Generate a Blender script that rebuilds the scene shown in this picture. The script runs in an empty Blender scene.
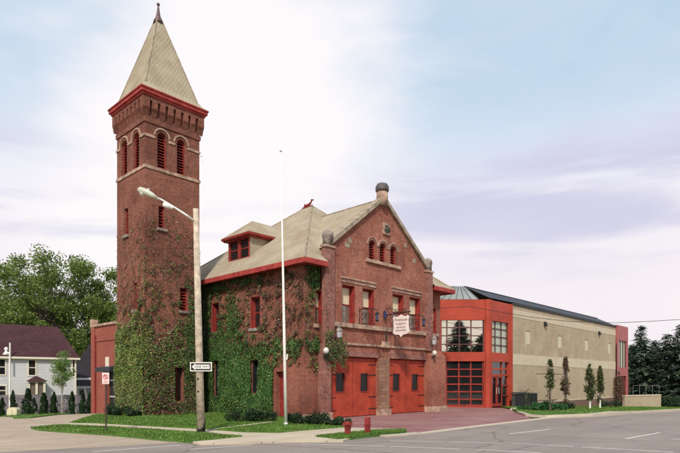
import bpy, bmesh, math, random
from mathutils import Vector, Matrix, noise
random.seed(11)
R = math.radians
scene = bpy.context.scene
COL = scene.collection
Z = Vector((0, 0, 1))

# ------------------------------------------------------------------ survey
# World axes: X runs along the firehouse front, Y along its ivy side, camera stands at the origin.
F, CX, HY, CH = 547.0, 340.0, 381.0, 2.0
UX, UY = 0.6890, 0.7248
def ray(px, py):
    a = (px - CX) / F
    return Vector((UX * a + UY, -UY * a + UX, (HY - py) / F))
def onY(px, py, Y):
    r = ray(px, py); return Vector((0, 0, CH)) + r * (Y / r.y)
def onX(px, py, X):
    r = ray(px, py); return Vector((0, 0, CH)) + r * (X / r.x)
def atd(px, py, d):
    return Vector((0, 0, CH)) + ray(px, py) * d
def Wc(cx, d, z=0):
    return Vector((UX * cx + UY * d, -UY * cx + UX * d, z))
def onP(px, py, O, n):
    r = ray(px, py); c = Vector((0, 0, CH))
    return c + r * ((O - c).dot(n) / r.dot(n))
def proj(P):
    d = UY * P.x + UX * P.y
    return (CX + F * (UX * P.x - UY * P.y) / d, HY - F * (P.z - CH) / d)
def G(x, y):
    return -0.033 * min(max(x - 36, 0), 54) - 0.055 * min(max(y - 34, 0), 22)
def gnd(px, py, h=0.0):
    r = ray(px, py); lo, hi = 2.0, 600.0
    for _ in range(50):
        m = (lo + hi) / 2
        if CH + r.z * m > G(r.x * m, r.y * m) + h: lo = m
        else: hi = m
    return Vector((r.x * lo, r.y * lo, G(r.x * lo, r.y * lo) + h))

# ------------------------------------------------------------------ objects
ORG = {}
def tag(o, label=None, cat=None, group=None, kind=None):
    if label: o['label'] = label
    if cat: o['category'] = cat
    if group: o['group'] = group
    if kind: o['kind'] = kind
    return o
def thing(name, loc, label, cat, group=None):
    o = bpy.data.objects.new(name, None); COL.objects.link(o)
    o.location = loc; o.empty_display_size = .2
    ORG[o.name] = Vector(loc)
    return tag(o, label, cat, group)
def copy_tree(o, parent=None):
    c = o.copy(); COL.objects.link(c)
    if parent: c.parent = parent
    for ch in list(o.children): copy_tree(ch, c)
    return c

class MB:
    def __init__(s): s.bm = bmesh.new()
    def face(s, pts, mi=0):
        f = s.bm.faces.new([s.bm.verts.new(p) for p in pts]); f.material_index = mi; return f
    def hexa(s, p):
        v = [s.bm.verts.new(q) for q in p]
        for i in ((0,3,2,1),(4,5,6,7),(0,1,5,4),(1,2,6,5),(2,3,7,6),(3,0,4,7)):
            s.bm.faces.new([v[k] for k in i])
        return s
    def box(s, a, b):
        x0,x1 = sorted((a[0],b[0])); y0,y1 = sorted((a[1],b[1])); z0,z1 = sorted((a[2],b[2]))
        return s.hexa([(x0,y0,z0),(x1,y0,z0),(x1,y1,z0),(x0,y1,z0),(x0,y0,z1),(x1,y0,z1),(x1,y1,z1),(x0,y1,z1)])
    def fbox(s, fr, s0, s1, z0, z1, o0, o1):
        """box in a wall frame: s along the wall, z up, o into the wall"""
        P = fr
        return s.hexa([P(s0,z0,o0),P(s1,z0,o0),P(s1,z0,o1),P(s0,z0,o1),P(s0,z1,o0),P(s1,z1,o0),P(s1,z1,o1),P(s0,z1,o1)])
    def prism(s, pts, vec):
        n = len(pts); vec = Vector(vec)
        a = [s.bm.verts.new(p) for p in pts]; b = [s.bm.verts.new(Vector(p) + vec) for p in pts]
        s.bm.faces.new(a); s.bm.faces.new(b[::-1])
        for i in range(n): s.bm.faces.new((a[i], b[i], b[(i+1)%n], a[(i+1)%n]))
        return s
    def tube(s, pts, r, n=8, caps=True):
        pts = [Vector(p) for p in pts]
        if not hasattr(r, '__len__'): r = [r] * len(pts)
        rings = []
        for i, p in enumerate(pts):
            d = (pts[min(i+1, len(pts)-1)] - pts[max(i-1, 0)])
            d = d.normalized() if d.length > 1e-9 else Z
            a = d.cross(Vector((.3, .9, .1)) if abs(d.z) > .9 else Z).normalized(); b = d.cross(a)
            rings.append([s.bm.verts.new(p + (a*math.cos(2*math.pi*k/n) + b*math.sin(2*math.pi*k/n))*r[i]) for k in range(n)])
        for i in range(len(rings)-1):
            for k in range(n):
                s.bm.faces.new((rings[i][k], rings[i][(k+1)%n], rings[i+1][(k+1)%n], rings[i+1][k]))
        if caps and n > 2:
            s.bm.faces.new(rings[0][::-1]); s.bm.faces.new(rings[-1])
        return s
    def lathe(s, prof, c, n=16):
        c = Vector(c); rings = []
        for r, z in prof:
            rings.append([s.bm.verts.new(c + Vector((r*math.cos(2*math.pi*k/n), r*math.sin(2*math.pi*k/n), z))) for k in range(n)])
        for i in range(len(rings)-1):
            for k in range(n):
                s.bm.faces.new((rings[i][k], rings[i][(k+1)%n], rings[i+1][(k+1)%n], rings[i+1][k]))
        s.bm.faces.new(rings[0][::-1]); s.bm.faces.new(rings[-1]); return s
    def wall(s, fr, outline, holes, reveal):
        edges = []
        for loop in [outline] + holes:
            v = [s.bm.verts.new(fr(a, b, 0)) for a, b in loop]
            edges += [s.bm.edges.new((v[i], v[(i+1) % len(v)])) for i in range(len(v))]
        bmesh.ops.triangle_fill(s.bm, use_beauty=True, use_dissolve=False, edges=edges)
        if reveal:
            for loop in holes:
                for i in range(len(loop)):
                    a, b = loop[i], loop[(i+1) % len(loop)]
                    s.face([fr(*a,0), fr(*b,0), fr(*b,reveal), fr(*a,reveal)])
        return s
    def build(s, name, mat, parent=None, smooth=False, label=None):
        me = bpy.data.meshes.new(name)
        off = ORG.get(parent.name, Vector((0,0,0))) if parent else Vector((0,0,0))
        if off.length: bmesh.ops.translate(s.bm, vec=-off, verts=s.bm.verts)
        s.bm.normal_update()
        s.bm.to_mesh(me); s.bm.free()
        for m in (mat if isinstance(mat, (list, tuple)) else [mat]): me.materials.append(m)
        if smooth:
            for p in me.polygons: p.use_smooth = True
        o = bpy.data.objects.new(name, me); COL.objects.link(o)
        if parent:
            o.parent = parent; ORG[o.name] = off
        if label: o['label'] = label
        return o

def frame(O, du, dn):
    O = Vector(O); du = Vector(du); dn = Vector(dn)
    return lambda a, z, o=0: O + du*a + Z*z + dn*o
def arc(c, z, r, a0=0, a1=180, n=10):
    return [(c + r*math.cos(R(a0+(a1-a0)*i/n)), z + r*math.sin(R(a0+(a1-a0)*i/n))) for i in range(n+1)]
def rect(a0, a1, z0, z1): return [(a0,z0),(a1,z0),(a1,z1),(a0,z1)]
def arched(a0, a1, z0, z1):
    r = (a1-a0)/2; return [(a0,z0),(a1,z0)] + arc((a0+a1)/2, z1-r, r)

# ------------------------------------------------------------------ materials
def newmat(name):
    m = bpy.data.materials.new(name); m.use_nodes = True
    nt = m.node_tree; nt.nodes.clear()
    out = nt.nodes.new('ShaderNodeOutputMaterial'); b = nt.nodes.new('ShaderNodeBsdfPrincipled')
    nt.links.new(b.outputs[0], out.inputs[0]); return m, nt, b
def N(nt, t, **kw):
    n = nt.nodes.new('ShaderNode' + t)
    for k, v in kw.items():
        if k in n.inputs: n.inputs[k].default_value = v
        else: setattr(n, k, v)
    return n
def c4(c): return (c[0], c[1], c[2], 1)
def ramp(nt, src, stops):
    r = N(nt, 'ValToRGB'); e = r.color_ramp.elements
    while len(e) < len(stops): e.new(.5)
    for i, (p, c) in enumerate(stops): e[i].position = p; e[i].color = c4(c)
    nt.links.new(src, r.inputs[0]); return r.outputs[0]
def mix(nt, f, a, b, mode='MIX'):
    m = N(nt, 'Mix', data_type='RGBA', blend_type=mode)
    for s, v in ((0, f), (6, a), (7, b)):
        if isinstance(v, (int, float)): m.inputs[s].default_value = v
        elif isinstance(v, tuple): m.inputs[s].default_value = c4(v)
        else: nt.links.new(v, m.inputs[s])
    return m.outputs[2]
def noise_fac(nt, vec, scale, detail=4, rough=.6, lo=.35, hi=.65):
    n = N(nt, 'TexNoise', Scale=scale, Detail=detail, Roughness=rough)
    if vec: nt.links.new(vec, n.inputs[0])
    m = N(nt, 'MapRange'); m.inputs[1].default_value = lo; m.inputs[2].default_value = hi
    nt.links.new(n.outputs[0], m.inputs[0]); return m.outputs[0]
def bump(nt, b, h, strength=.4, dist=.02):
    n = N(nt, 'Bump', Strength=strength, Distance=dist); nt.links.new(h, n.inputs['Height']); nt.links.new(n.outputs[0], b.inputs['Normal'])
def worldpos(nt):
    g = N(nt, 'NewGeometry'); return g.outputs['Position']
def wallcoord(nt, diag=False):
    """u runs round the corners of a wall (x+y), v is height"""
    p = N(nt, 'SeparateXYZ'); nt.links.new(worldpos(nt), p.inputs[0])
    a = N(nt, 'Math', operation='SUBTRACT' if diag else 'ADD'); nt.links.new(p.outputs[0], a.inputs[0]); nt.links.new(p.outputs[1], a.inputs[1])
    c = N(nt, 'CombineXYZ'); nt.links.new(a.outputs[0], c.inputs[0]); nt.links.new(p.outputs[2], c.inputs[1]); return c.outputs[0]

def plain(name, c, rough=.6, var=.15, scale=3, metal=0, bmp=0, spec=.5):
    m, nt, b = newmat(name)
    f = noise_fac(nt, worldpos(nt), scale, 5)
    d = tuple(x*(1-var) for x in c); l = tuple(min(1, x*(1+var)) for x in c)
    nt.links.new(mix(nt, f, d, l), b.inputs['Base Color'])
    b.inputs['Roughness'].default_value = rough; b.inputs['Metallic'].default_value = metal
    b.inputs['Specular IOR Level'].default_value = spec
    if bmp: bump(nt, b, noise_fac(nt, worldpos(nt), scale*8, 3), bmp)
    return m
def brick(name, c1, c2, mortar, blotch, pale=(.45,.3,.24), w=.21, h=.072, mort=.011, palef=.25, dark=(.07,.035,.03), darkf=.5, diag=False):
    m, nt, b = newmat(name); wc = wallcoord(nt, diag)
    t = N(nt, 'TexBrick', Scale=1.0, offset=.5)
    t.inputs['Color1'].default_value = c4(c1); t.inputs['Color2'].default_value = c4(c2); t.inputs['Mortar'].default_value = c4(mortar)
    t.inputs['Brick Width'].default_value = w; t.inputs['Row Height'].default_value = h; t.inputs['Mortar Size'].default_value = mort
    t.inputs['Mortar Smooth'].default_value = .3; t.inputs['Bias'].default_value = 0
    nt.links.new(wc, t.inputs[0])
    wp = worldpos(nt)
    col = mix(nt, noise_fac(nt, wp, .55, 6, .6, .38, .62), t.outputs[0], blotch, 'MULTIPLY')
    pf = N(nt, 'Math', operation='MULTIPLY'); nt.links.new(noise_fac(nt, wp, 2.3, 8, .7, .56, .72), pf.inputs[0]); pf.inputs[1].default_value = palef
    col = mix(nt, pf.outputs[0], col, pale)
    df = N(nt, 'Math', operation='MULTIPLY'); nt.links.new(noise_fac(nt, wp, 5.5, 6, .75, .54, .68), df.inputs[0]); df.inputs[1].default_value = darkf
    col = mix(nt, df.outputs[0], col, dark)
    fl = N(nt, 'Math', operation='MULTIPLY'); nt.links.new(noise_fac(nt, wp, 16, 3, .8, .42, .62), fl.inputs[0]); fl.inputs[1].default_value = .5
    col = mix(nt, fl.outputs[0], col, (1.28, 1.22, 1.2), 'MULTIPLY')
    fl2 = N(nt, 'Math', operation='MULTIPLY'); nt.links.new(noise_fac(nt, wp, 11, 3, .8, .5, .66), fl2.inputs[0]); fl2.inputs[1].default_value = .38
    col = mix(nt, fl2.outputs[0], col, (.45, .42, .42), 'MULTIPLY')
    # vertical streaking of dirt
    mp = N(nt, 'Mapping'); mp.inputs['Scale'].default_value = (2.2, .22, 1); nt.links.new(wc, mp.inputs[0])
    sf = N(nt, 'Math', operation='MULTIPLY'); nt.links.new(noise_fac(nt, mp.outputs[0], 1.6, 5, .6, .5, .75), sf.inputs[0]); sf.inputs[1].default_value = .45
    col = mix(nt, sf.outputs[0], col, dark)
    nt.links.new(col, b.inputs['Base Color']); b.inputs['Roughness'].default_value = .88
    b.inputs['Specular IOR Level'].default_value = .2
    iv = N(nt, 'Math', operation='SUBTRACT'); iv.inputs[0].default_value = 1; nt.links.new(t.outputs[1], iv.inputs[1])
    bump(nt, b, iv.outputs[0], .6, .012); return m
def shingle(name, c, d, rowh=.13, w=.28):
    m, nt, b = newmat(name)
    p = N(nt, 'SeparateXYZ'); nt.links.new(worldpos(nt), p.inputs[0])
    a = N(nt, 'Math', operation='ADD'); nt.links.new(p.outputs[0], a.inputs[0]); nt.links.new(p.outputs[1], a.inputs[1])
    cc = N(nt, 'CombineXYZ'); nt.links.new(a.outputs[0], cc.inputs[0]); nt.links.new(p.outputs[2], cc.inputs[1])
    t = N(nt, 'TexBrick', Scale=1.0, offset=.37); t.inputs['Color1'].default_value = c4(c); t.inputs['Color2'].default_value = c4(d)
    t.inputs['Mortar'].default_value = c4(tuple(x*.6 for x in d)); t.inputs['Brick Width'].default_value = w; t.inputs['Row Height'].default_value = rowh
    t.inputs['Mortar Size'].default_value = .014; t.inputs['Mortar Smooth'].default_value = .4; nt.links.new(cc.outputs[0], t.inputs[0])
    wp = worldpos(nt)
    col = mix(nt, noise_fac(nt, wp, .8, 6), t.outputs[0], (.78, .72, .66), 'MULTIPLY')
    col = mix(nt, noise_fac(nt, wp, 9, 4, .7, .6, .75), col, tuple(x*.5 for x in d))
    nt.links.new(col, b.inputs['Base Color']); b.inputs['Roughness'].default_value = .9; b.inputs['Specular IOR Level'].default_value = .15
    iv = N(nt, 'Math', operation='SUBTRACT'); iv.inputs[0].default_value = 1; nt.links.new(t.outputs[1], iv.inputs[1])
    bump(nt, b, iv.outputs[0], .7, .02); return m
def leafmat(name, stops, trans=.3, gain=1.55):
    m, nt, b = newmat(name)
    stops = [(p, tuple(min(.6, x*gain) for x in c)) for p, c in stops]
    g = N(nt, 'NewGeometry'); col = ramp(nt, g.outputs['Random Per Island'], stops)
    nf = noise_fac(nt, g.outputs['Position'], .6, 3)
    col2 = mix(nt, nf, col, (.62, .62, .55), 'MULTIPLY')
    nt.links.new(col2, b.inputs['Base Color']); b.inputs['Roughness'].default_value = .55; b.inputs['Specular IOR Level'].default_value = .3
    t = N(nt, 'BsdfTranslucent'); nt.links.new(col2, t.inputs[0])
    mx = N(nt, 'MixShader'); mx.inputs[0].default_value = trans
    nt.links.new(b.outputs[0], mx.inputs[1]); nt.links.new(t.outputs[0], mx.inputs[2])
    nt.links.new(mx.outputs[0], nt.nodes['Material Output'].inputs[0]); return m
def ground_mat(name, c, d, s1=.35, s2=14, speck=.35, crack=False, rough=.9, joint=0):
    m, nt, b = newmat(name); wp = worldpos(nt)
    col = mix(nt, noise_fac(nt, wp, s1, 6, .65, .3, .7), c, d)
    sp = N(nt, 'Math', operation='MULTIPLY'); nt.links.new(noise_fac(nt, wp, s2, 4, .8, .45, .75), sp.inputs[0]); sp.inputs[1].default_value = speck
    col = mix(nt, sp.outputs[0], col, tuple(x*.55 for x in c))
    mp = N(nt, 'Mapping'); mp.inputs['Scale'].default_value = (.12, 1.4, 1); mp.inputs['Rotation'].default_value = (0,0,R(4)); nt.links.new(wp, mp.inputs[0])
    tr = N(nt, 'Math', operation='MULTIPLY'); nt.links.new(noise_fac(nt, mp.outputs[0], .8, 5, .6, .45, .7), tr.inputs[0]); tr.inputs[1].default_value = .35
    col = mix(nt, tr.outputs[0], col, tuple(x*.7 for x in d))
    if crack:
        v = N(nt, 'TexVoronoi', feature='DISTANCE_TO_EDGE', Scale=.28); 
        wv = N(nt, 'TexNoise', Scale=1.5, Detail=6); nt.links.new(wp, wv.inputs[0])
        va = mix(nt, .25, wp, wv.outputs[1]); nt.links.new(va, v.inputs[0])
        cr = N(nt, 'MapRange'); cr.inputs[1].default_value = .002; cr.inputs[2].default_value = .012; cr.inputs[3].default_value = .6; cr.inputs[4].default_value = 0
        nt.links.new(v.outputs[0], cr.inputs[0]); col = mix(nt, cr.outputs[0], col, tuple(x*.4 for x in c))
    if joint:
        jt = N(nt, 'TexBrick', Scale=1.0, offset=0.0); jt.inputs['Brick Width'].default_value = joint; jt.inputs['Row Height'].default_value = joint; jt.inputs['Mortar Size'].default_value = .014
        jm = N(nt, 'Mapping'); jm.inputs['Rotation'].default_value = (0,0,R(-20)); nt.links.new(wp, jm.inputs[0]); nt.links.new(jm.outputs[0], jt.inputs[0])
        col = mix(nt, jt.outputs[1], col, tuple(x*.5 for x in d))
    nt.links.new(col, b.inputs['Base Color']); b.inputs['Roughness'].default_value = rough; b.inputs['Specular IOR Level'].default_value = .2
    bump(nt, b, noise_fac(nt, wp, 60, 3), .25, .01); return m

M = {}
M['brick_tower'] = brick('tower_brick', (.33,.098,.060), (.19,.056,.039), (.22,.15,.11), (.66,.60,.60), palef=.22, darkf=.75)
M['brick_side'] = brick('side_brick', (.39,.110,.066), (.25,.070,.047), (.27,.17,.13), (.70,.62,.62), palef=.2)
M['brick_front'] = brick('front_brick', (.44,.132,.080), (.29,.080,.052), (.36,.23,.17), (.66,.58,.58), palef=.65, darkf=.4)
M['brick_wing'] = brick('wing_brick', (.34,.088,.06), (.29,.07,.05), (.27,.12,.09), (.93,.9,.88), palef=.1, darkf=.12)
M['brick_pier'] = brick('pier_stone', (.36,.22,.14), (.28,.14,.10), (.2,.14,.11), (.8,.75,.7), w=.34, h=.2, palef=.6, pale=(.5,.38,.27), darkf=.45)
M['brick_pil'] = brick('pilaster_stone', (.34,.15,.12), (.24,.095,.075), (.26,.18,.15), (.8,.75,.74), w=.30, h=.17, palef=.8, pale=(.46,.3,.25), darkf=.45)
M['plinth'] = brick('brown_plinth_brick', (.23,.13,.10), (.18,.10,.08), (.2,.15,.12), (.85,.8,.8), palef=.1)
M['hall'] = brick('tan_block', (.48,.385,.275), (.44,.355,.255), (.38,.3,.2), (.86,.84,.82), w=.4, h=.2, mort=.01, palef=.08, pale=(.55,.47,.36), darkf=.06, dark=(.25,.19,.13))
M['hall_band'] = plain('cream_block_band', (.55,.46,.335), .85, .06, 1.2)
M['slot'] = plain('cream_slot_block', (.58,.50,.37), .8, .04, 2)
M['stone'] = plain('pale_sandstone', (.40,.27,.20), .85, .4, 2.5, bmp=.4, spec=.2)
M['stone_grey'] = plain('weathered_grey_stone', (.27,.22,.19), .9, .5, 4, bmp=.5, spec=.2)
M['coping'] = plain('coping_stone', (.33,.27,.20), .9, .35, 3, bmp=.4, spec=.2)
M['redtrim'] = plain('brick_red_paint', (.25,.034,.027), .6, .25, 3, spec=.2)
M['eave'] = plain('eave_red_paint', (.34,.048,.040), .6, .28, 3, spec=.2)
M['doorred'] = plain('door_red_paint', (.37,.056,.030), .6, .2, 1.6, spec=.15)
M['joint'] = plain('door_joint_red', (.29,.045,.025), .6, spec=.15)
M['modred'] = plain('annex_red_panel', (.38,.056,.032), .55, .15, .9, spec=.2)
M['roof'] = shingle('tan_shingles', (.49,.42,.31), (.45,.38,.28), .11, .24)
M['roof_spire'] = shingle('spire_slates', (.50,.44,.32), (.46,.40,.285), .11, .22)
M['roof_maroon'] = shingle('maroon_shingles', (.085,.038,.043), (.068,.032,.038), .18, .4)
M['roof_dark'] = shingle('charcoal_shingles', (.04,.032,.04), (.028,.025,.03), .18, .4)
M['black_roof'] = plain('black_membrane_roof', (.022,.024,.03), .6, .2, 1)
M['seam_roof'] = plain('grey_metal_roof', (.30,.31,.29), .45, .1, 1, metal=.3)
M['iron'] = plain('black_iron', (.012,.012,.014), .6, .2, 4)
M['dark'] = plain('dark_recess', (.012,.010,.010), .9, .2, 4)
M['blind'] = plain('cream_blind', (.66,.56,.38), .7, .05, 2)
M['white'] = plain('white_paint', (.80,.76,.70), .5, .06, 3)
M['siding'] = plain('pale_grey_siding', (.58,.575,.565), .6, .04, 1)
M['trim_cream'] = plain('cream_trim', (.70,.64,.50), .6, .06, 3)
M['woodpole'] = plain('weathered_pole_wood', (.55,.45,.34), .85, .3, 5, bmp=.5)
M['galv'] = plain('galvanised_steel', (.55,.53,.46), .4, .1, 3, metal=.4)
M['lamp_housing'] = plain('pale_grey_green_housing', (.50,.50,.40), .45, .1, 3)
M['bark'] = plain('tree_bark', (.10,.075,.055), .95, .35, 6, bmp=.6)
M['bark_pale'] = plain('pale_bark', (.42,.38,.32), .9, .25, 6)
M['vine'] = plain('dry_vine_stems', (.15,.085,.055), .9, .4, 3)
M['fence'] = plain('weathered_grey_boards', (.15,.13,.14), .85, .3, 3)
M['box'] = plain('cream_metal_cabinet', (.62,.55,.38), .6, .08, 3)
M['asphalt'] = ground_mat('worn_asphalt', (.315,.262,.232), (.235,.195,.172), s1=.22, s2=7, speck=.45, crack=True)
M['tanroad'] = ground_mat('pale_concrete_road', (.48,.385,.285), (.37,.285,.215), s1=.3, s2=6, speck=.35, joint=3.6, crack=True)
M['concrete'] = ground_mat('concrete_walk', (.58,.48,.36), (.47,.39,.29), speck=.25, joint=1.5)
M['kerb'] = ground_mat('kerb_concrete', (.58,.50,.39), (.48,.41,.33), speck=.2)
M['gutter'] = ground_mat('gutter_concrete', (.40,.33,.25), (.34,.28,.22), speck=.2)
M['lane'] = ground_mat('worn_white_lane_paint', (.66,.60,.55), (.50,.44,.40), s1=2.5, s2=20, speck=.45)
M['lawn'] = ground_mat('mown_lawn_soil', (.10,.19,.035), (.07,.14,.03), s1=.8, speck=.5)
M['field'] = ground_mat('distant_grass', (.09,.12,.035), (.07,.095,.03), s1=.1, speck=.4)
m, nt, b = newmat('maroon_pavers'); wp = worldpos(nt)
t = N(nt, 'TexBrick', Scale=1.0); t.inputs['Color1'].default_value = (.26,.088,.085,1); t.inputs['Color2'].default_value = (.21,.075,.074,1); t.inputs['Mortar'].default_value = (.13,.07,.07,1)
t.inputs['Brick Width'].default_value = .2; t.inputs['Row Height'].default_value = .1; t.inputs['Mortar Size'].default_value = .006
nt.links.new(wp, t.inputs[0])
c_ = mix(nt, noise_fac(nt, wp, .45, 6, .6, .3, .7), t.outputs[0], (.30,.175,.16))
nt.links.new(c_, b.inputs['Base Color']); b.inputs['Roughness'].default_value = .75; M['paver'] = m
M['grassblade'] = leafmat('grass_blades', [(0,(.045,.11,.014)),(.5,(.085,.18,.025)),(.85,(.15,.23,.045)),(1,(.26,.24,.09))], .3)
M['ivy_green'] = leafmat('ivy_green', [(0,(.02,.055,.018)),(.4,(.045,.12,.032)),(.8,(.085,.19,.045)),(1,(.18,.27,.08))], .3, 1.35)
M['ivy_yellow'] = leafmat('ivy_yellow_green', [(0,(.05,.10,.022)),(.45,(.14,.21,.042)),(.85,(.26,.29,.07)),(1,(.42,.32,.16))], .3, 1.4)
M['ivy_brown'] = leafmat('ivy_brown', [(0,(.05,.035,.02)),(.5,(.14,.08,.045)),(.85,(.24,.14,.09)),(1,(.36,.24,.2))], .25, 1.1)
M['leaf_bright'] = leafmat('fresh_green_leaves', [(0,(.05,.08,.02)),(.5,(.11,.16,.035)),(1,(.24,.28,.08))], .5, 1.75)
M['leaf_young'] = leafmat('young_tree_leaves', [(0,(.06,.12,.025)),(.5,(.12,.20,.04)),(1,(.2,.28,.07))], .4)
M['leaf_mid'] = leafmat('mid_green_leaves', [(0,(.03,.055,.02)),(.5,(.055,.095,.03)),(1,(.10,.14,.045))])
M['needle'] = leafmat('dark_conifer_needles', [(0,(.008,.014,.012)),(.6,(.016,.028,.02)),(1,(.06,.08,.045))], .2, 3.4)
M['leaf_shrub'] = leafmat('dark_shrub_leaves', [(0,(.01,.024,.01)),(.6,(.022,.05,.02)),(1,(.05,.085,.03))], .2, 1.25)
M['leaf_green_shrub'] = leafmat('bright_shrub_leaves', [(0,(.015,.07,.02)),(.6,(.03,.11,.035)),(1,(.06,.16,.05))], .2)
M['leaf_plum'] = leafmat('plum_brown_leaves', [(0,(.07,.035,.03)),(.5,(.12,.07,.05)),(1,(.15,.13,.06))], .3)
M['leaf_olive'] = leafmat('olive_leaves', [(0,(.035,.045,.015)),(.5,(.07,.085,.03)),(1,(.11,.12,.05))], .3)
def glass(name, c, rough=.04, spec=.8, ior=1.6):
    m, nt, b = newmat(name); b.inputs['Base Color'].default_value = c4(c); b.inputs['Roughness'].default_value = rough
    b.inputs['Specular IOR Level'].default_value = spec; b.inputs['IOR'].default_value = ior
    n = N(nt, 'Bump', Strength=.03, Distance=.05); nt.links.new(noise_fac(nt, worldpos(nt), 1.3, 1), n.inputs['Height']); nt.links.new(n.outputs[0], b.inputs['Normal'])
    return m
M['glass'] = glass('dark_window_glass', (.015,.015,.016))
M['glass_dim'] = glass('dim_small_door_glass', (.014,.012,.012), .3, .25)
M['glass_mirror'] = glass('reflective_tinted_glass', (.02,.02,.02), .02, 1, 1.8)
nt = M['glass_mirror'].node_tree
gl = N(nt, 'BsdfGlossy', Roughness=.01); gl.inputs[0].default_value = (.92,.86,.66,1)
mx = N(nt, 'MixShader'); mx.inputs[0].default_value = .78
nt.links.new(nt.nodes['Principled BSDF'].outputs[0], mx.inputs[1]); nt.links.new(gl.outputs[0], mx.inputs[2]); nt.links.new(mx.outputs[0], nt.nodes['Material Output'].inputs[0])
M['glass_green'] = glass('pale_green_blinds_behind_glass', (.36,.40,.30), .1, .6)
M['glass_hazy'] = glass('half_drawn_blind_behind_glass', (.16,.13,.10), .05, .9)
M['globe'] = glass('white_glass_globe', (.66,.60,.54), .35, .3)
M['lantern_glass'] = glass('frosted_grey_lantern_glass', (.45,.42,.44), .25)

# ------------------------------------------------------------------ ground
def drape(name, pts, h, mat, side=None, kind='structure'):
    bm = bmesh.new(); vs = [bm.verts.new((p[0], p[1], 0)) for p in pts]; bm.faces.new(vs)
    for co, no in (((36,0,0),(1,0,0)), ((90,0,0),(1,0,0)), ((0,34,0),(0,1,0)), ((0,56,0),(0,1,0))):
        bmesh.ops.bisect_plane(bm, geom=bm.verts[:]+bm.edges[:]+bm.faces[:], plane_co=co, plane_no=no)
    for v in bm.verts: v.co.z = G(v.co.x, v.co.y) + h
    if side:
        bd = [e for e in bm.edges if len(e.link_faces) == 1]
        for e in bd:
            a, b = e.verts; 
            q = [bm.verts.new(a.co), bm.verts.new(b.co), bm.verts.new(b.co - Z*side), bm.verts.new(a.co - Z*side)]
            bm.faces.new(q)
    me = bpy.data.meshes.new(name); bm.normal_update()
    for f in bm.faces:
        if f.normal.z < -.5: f.normal_flip()
    bm.to_mesh(me); bm.free(); me.materials.append(mat)
    o = bpy.data.objects.new(name, me); COL.objects.link(o); o['kind'] = kind; return o
def gp(lst, h=0): return [gnd(x, y, h) for x, y in lst]

drape('ground', [(-400,-400),(600,-400),(600,600),(-400,600)], -.02, M['field'])
# asphalt street running along X, in front of the firehouse
drape('road', [(-120,-14),(260,-14),(260,12.1),(19,12.1),(19,15.5),(13.5,22),(-120,22)], 0, M['asphalt'])
# pale concrete side street / drive
drape('side_street', gp([(-260,470),(0,452),(93,447.5),(150,444.2),(200,441.6),(243,438.6),(243,434),(200,431),(100,426),(100,414),(92,412.5)], .004)[:-2] + [Vector((15.5,33.0,0)), Vector((14.3,36,0)), Vector((14.5,52,0)), Vector((-30,62,0)), Vector((-60,40,0))], .004, M['tanroad'])
verge = gp([(31,427.3),(60,424.6),(110,426.5),(197,431.9),(243,436.2),(215,439.2),(192,441.2),(155,438.3),(110,434),(60,430.8),(40,429.2)], .07)
drape('verge', verge, .07, M['lawn'], .07)
walk = gp([(70,422.6),(97,423.2),(150,426),(197,428.6),(207,429.2),(243,432),(278,432.6),(300,430.6),(345,427),(372,428.3),(400,428.6),(407,430.2),(352,437),(343,440.6),(290,440.6),(250,442.3),(200,443),(192,441.3),(215,439.2),(243,436.2),(197,431.9),(110,426.5),(60,424.6)], .06)
drape('sidewalk', walk, .06, M['concrete'], .06)
lawn1 = gp([(70,422.3),(97,423.0),(150,425.8),(197,428.4),(207,429),(243,431.8),(278,432.4),(300,430.4),(345,426.8)], .08) + [Vector((20.0,20.6,0)),Vector((19.0,20.6,0)),Vector((19.0,28.4,0)),Vector((14.3,28.4,0)),Vector((14.3,31.8,0)),Vector((13.2,32.0,0))]
drape('lawn', lawn1, .08, M['lawn'], .08)
isl = gp([(316,435.6),(345,432.8),(372,430.4),(400,429),(407,430),(380,433.5),(352,436.6),(338,438)], .1)
drape('grass_island', isl, .1, M['lawn'], .1)
path = gp([(207.5,429.3),(213,429.3),(274,422.0),(270,421.4)], .095)
drape('garden_path', path, .095, M['concrete'])
# maroon brick apron
apron = [Vector((20.4,20.6,0)), Vector((31.4,20.6,0)), Vector((31.4,28,0)), Vector((38.3,20.65,0)), Vector((42.2,20.65,0)), Vector((42.6,20.0,0))] + gp([(513,408.4),(519,413.2),(533,419.4)]) + [Vector((26,12.3,0)), Vector((17.3,12.3,0)), ] + gp([(400,429.2),(345,427.5),(333,422)], .06)
drape('brick_apron', apron, .012, M['paver'])
def strip(name, pts, w, h, mat, side=None):
    pts = [Vector((p[0], p[1], 0)) for p in pts]; L = []; Rr = []
    for i, p in enumerate(pts):
        d = (pts[min(i+1, len(pts)-1)] - pts[max(i-1, 0)]).normalized(); n = Vector((-d.y, d.x, 0))
        L.append(p + n*w/2); Rr.append(p - n*w/2)
    return drape(name, L + Rr[::-1], h, mat, side)
strip('flush_kerb', [(17.1,12.1),(20,12.18),(24,12.2),(27.5,12.2),(30.5,12.25)], .34, .03, M['kerb'], .03)
strip('kerb', [(15.2,12.35),(16.2,12.15),(17.0,12.1)], .3, .062, M['kerb'], .06)
rk = gp([(519,411.2),(528,414.2),(545,415.3),(590,413.6),(640,410.9),(680,408.7),(720,406.2)], .13)
strip('kerb', [(p.x,p.y) for p in rk], .3, .13, M['kerb'], .13)
strip('gutter', [(p.x-.1,p.y-.55) for p in rk], .75, .006, M['gutter'])
verge2 = [Vector((p.x, p.y+.15, 0)) for p in rk] + [Vector((95,22,0)), Vector((42.4,22,0))] + gp([(512,408.6)], .1)
drape('verge', verge2, .11, M['lawn'], .11)
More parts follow.
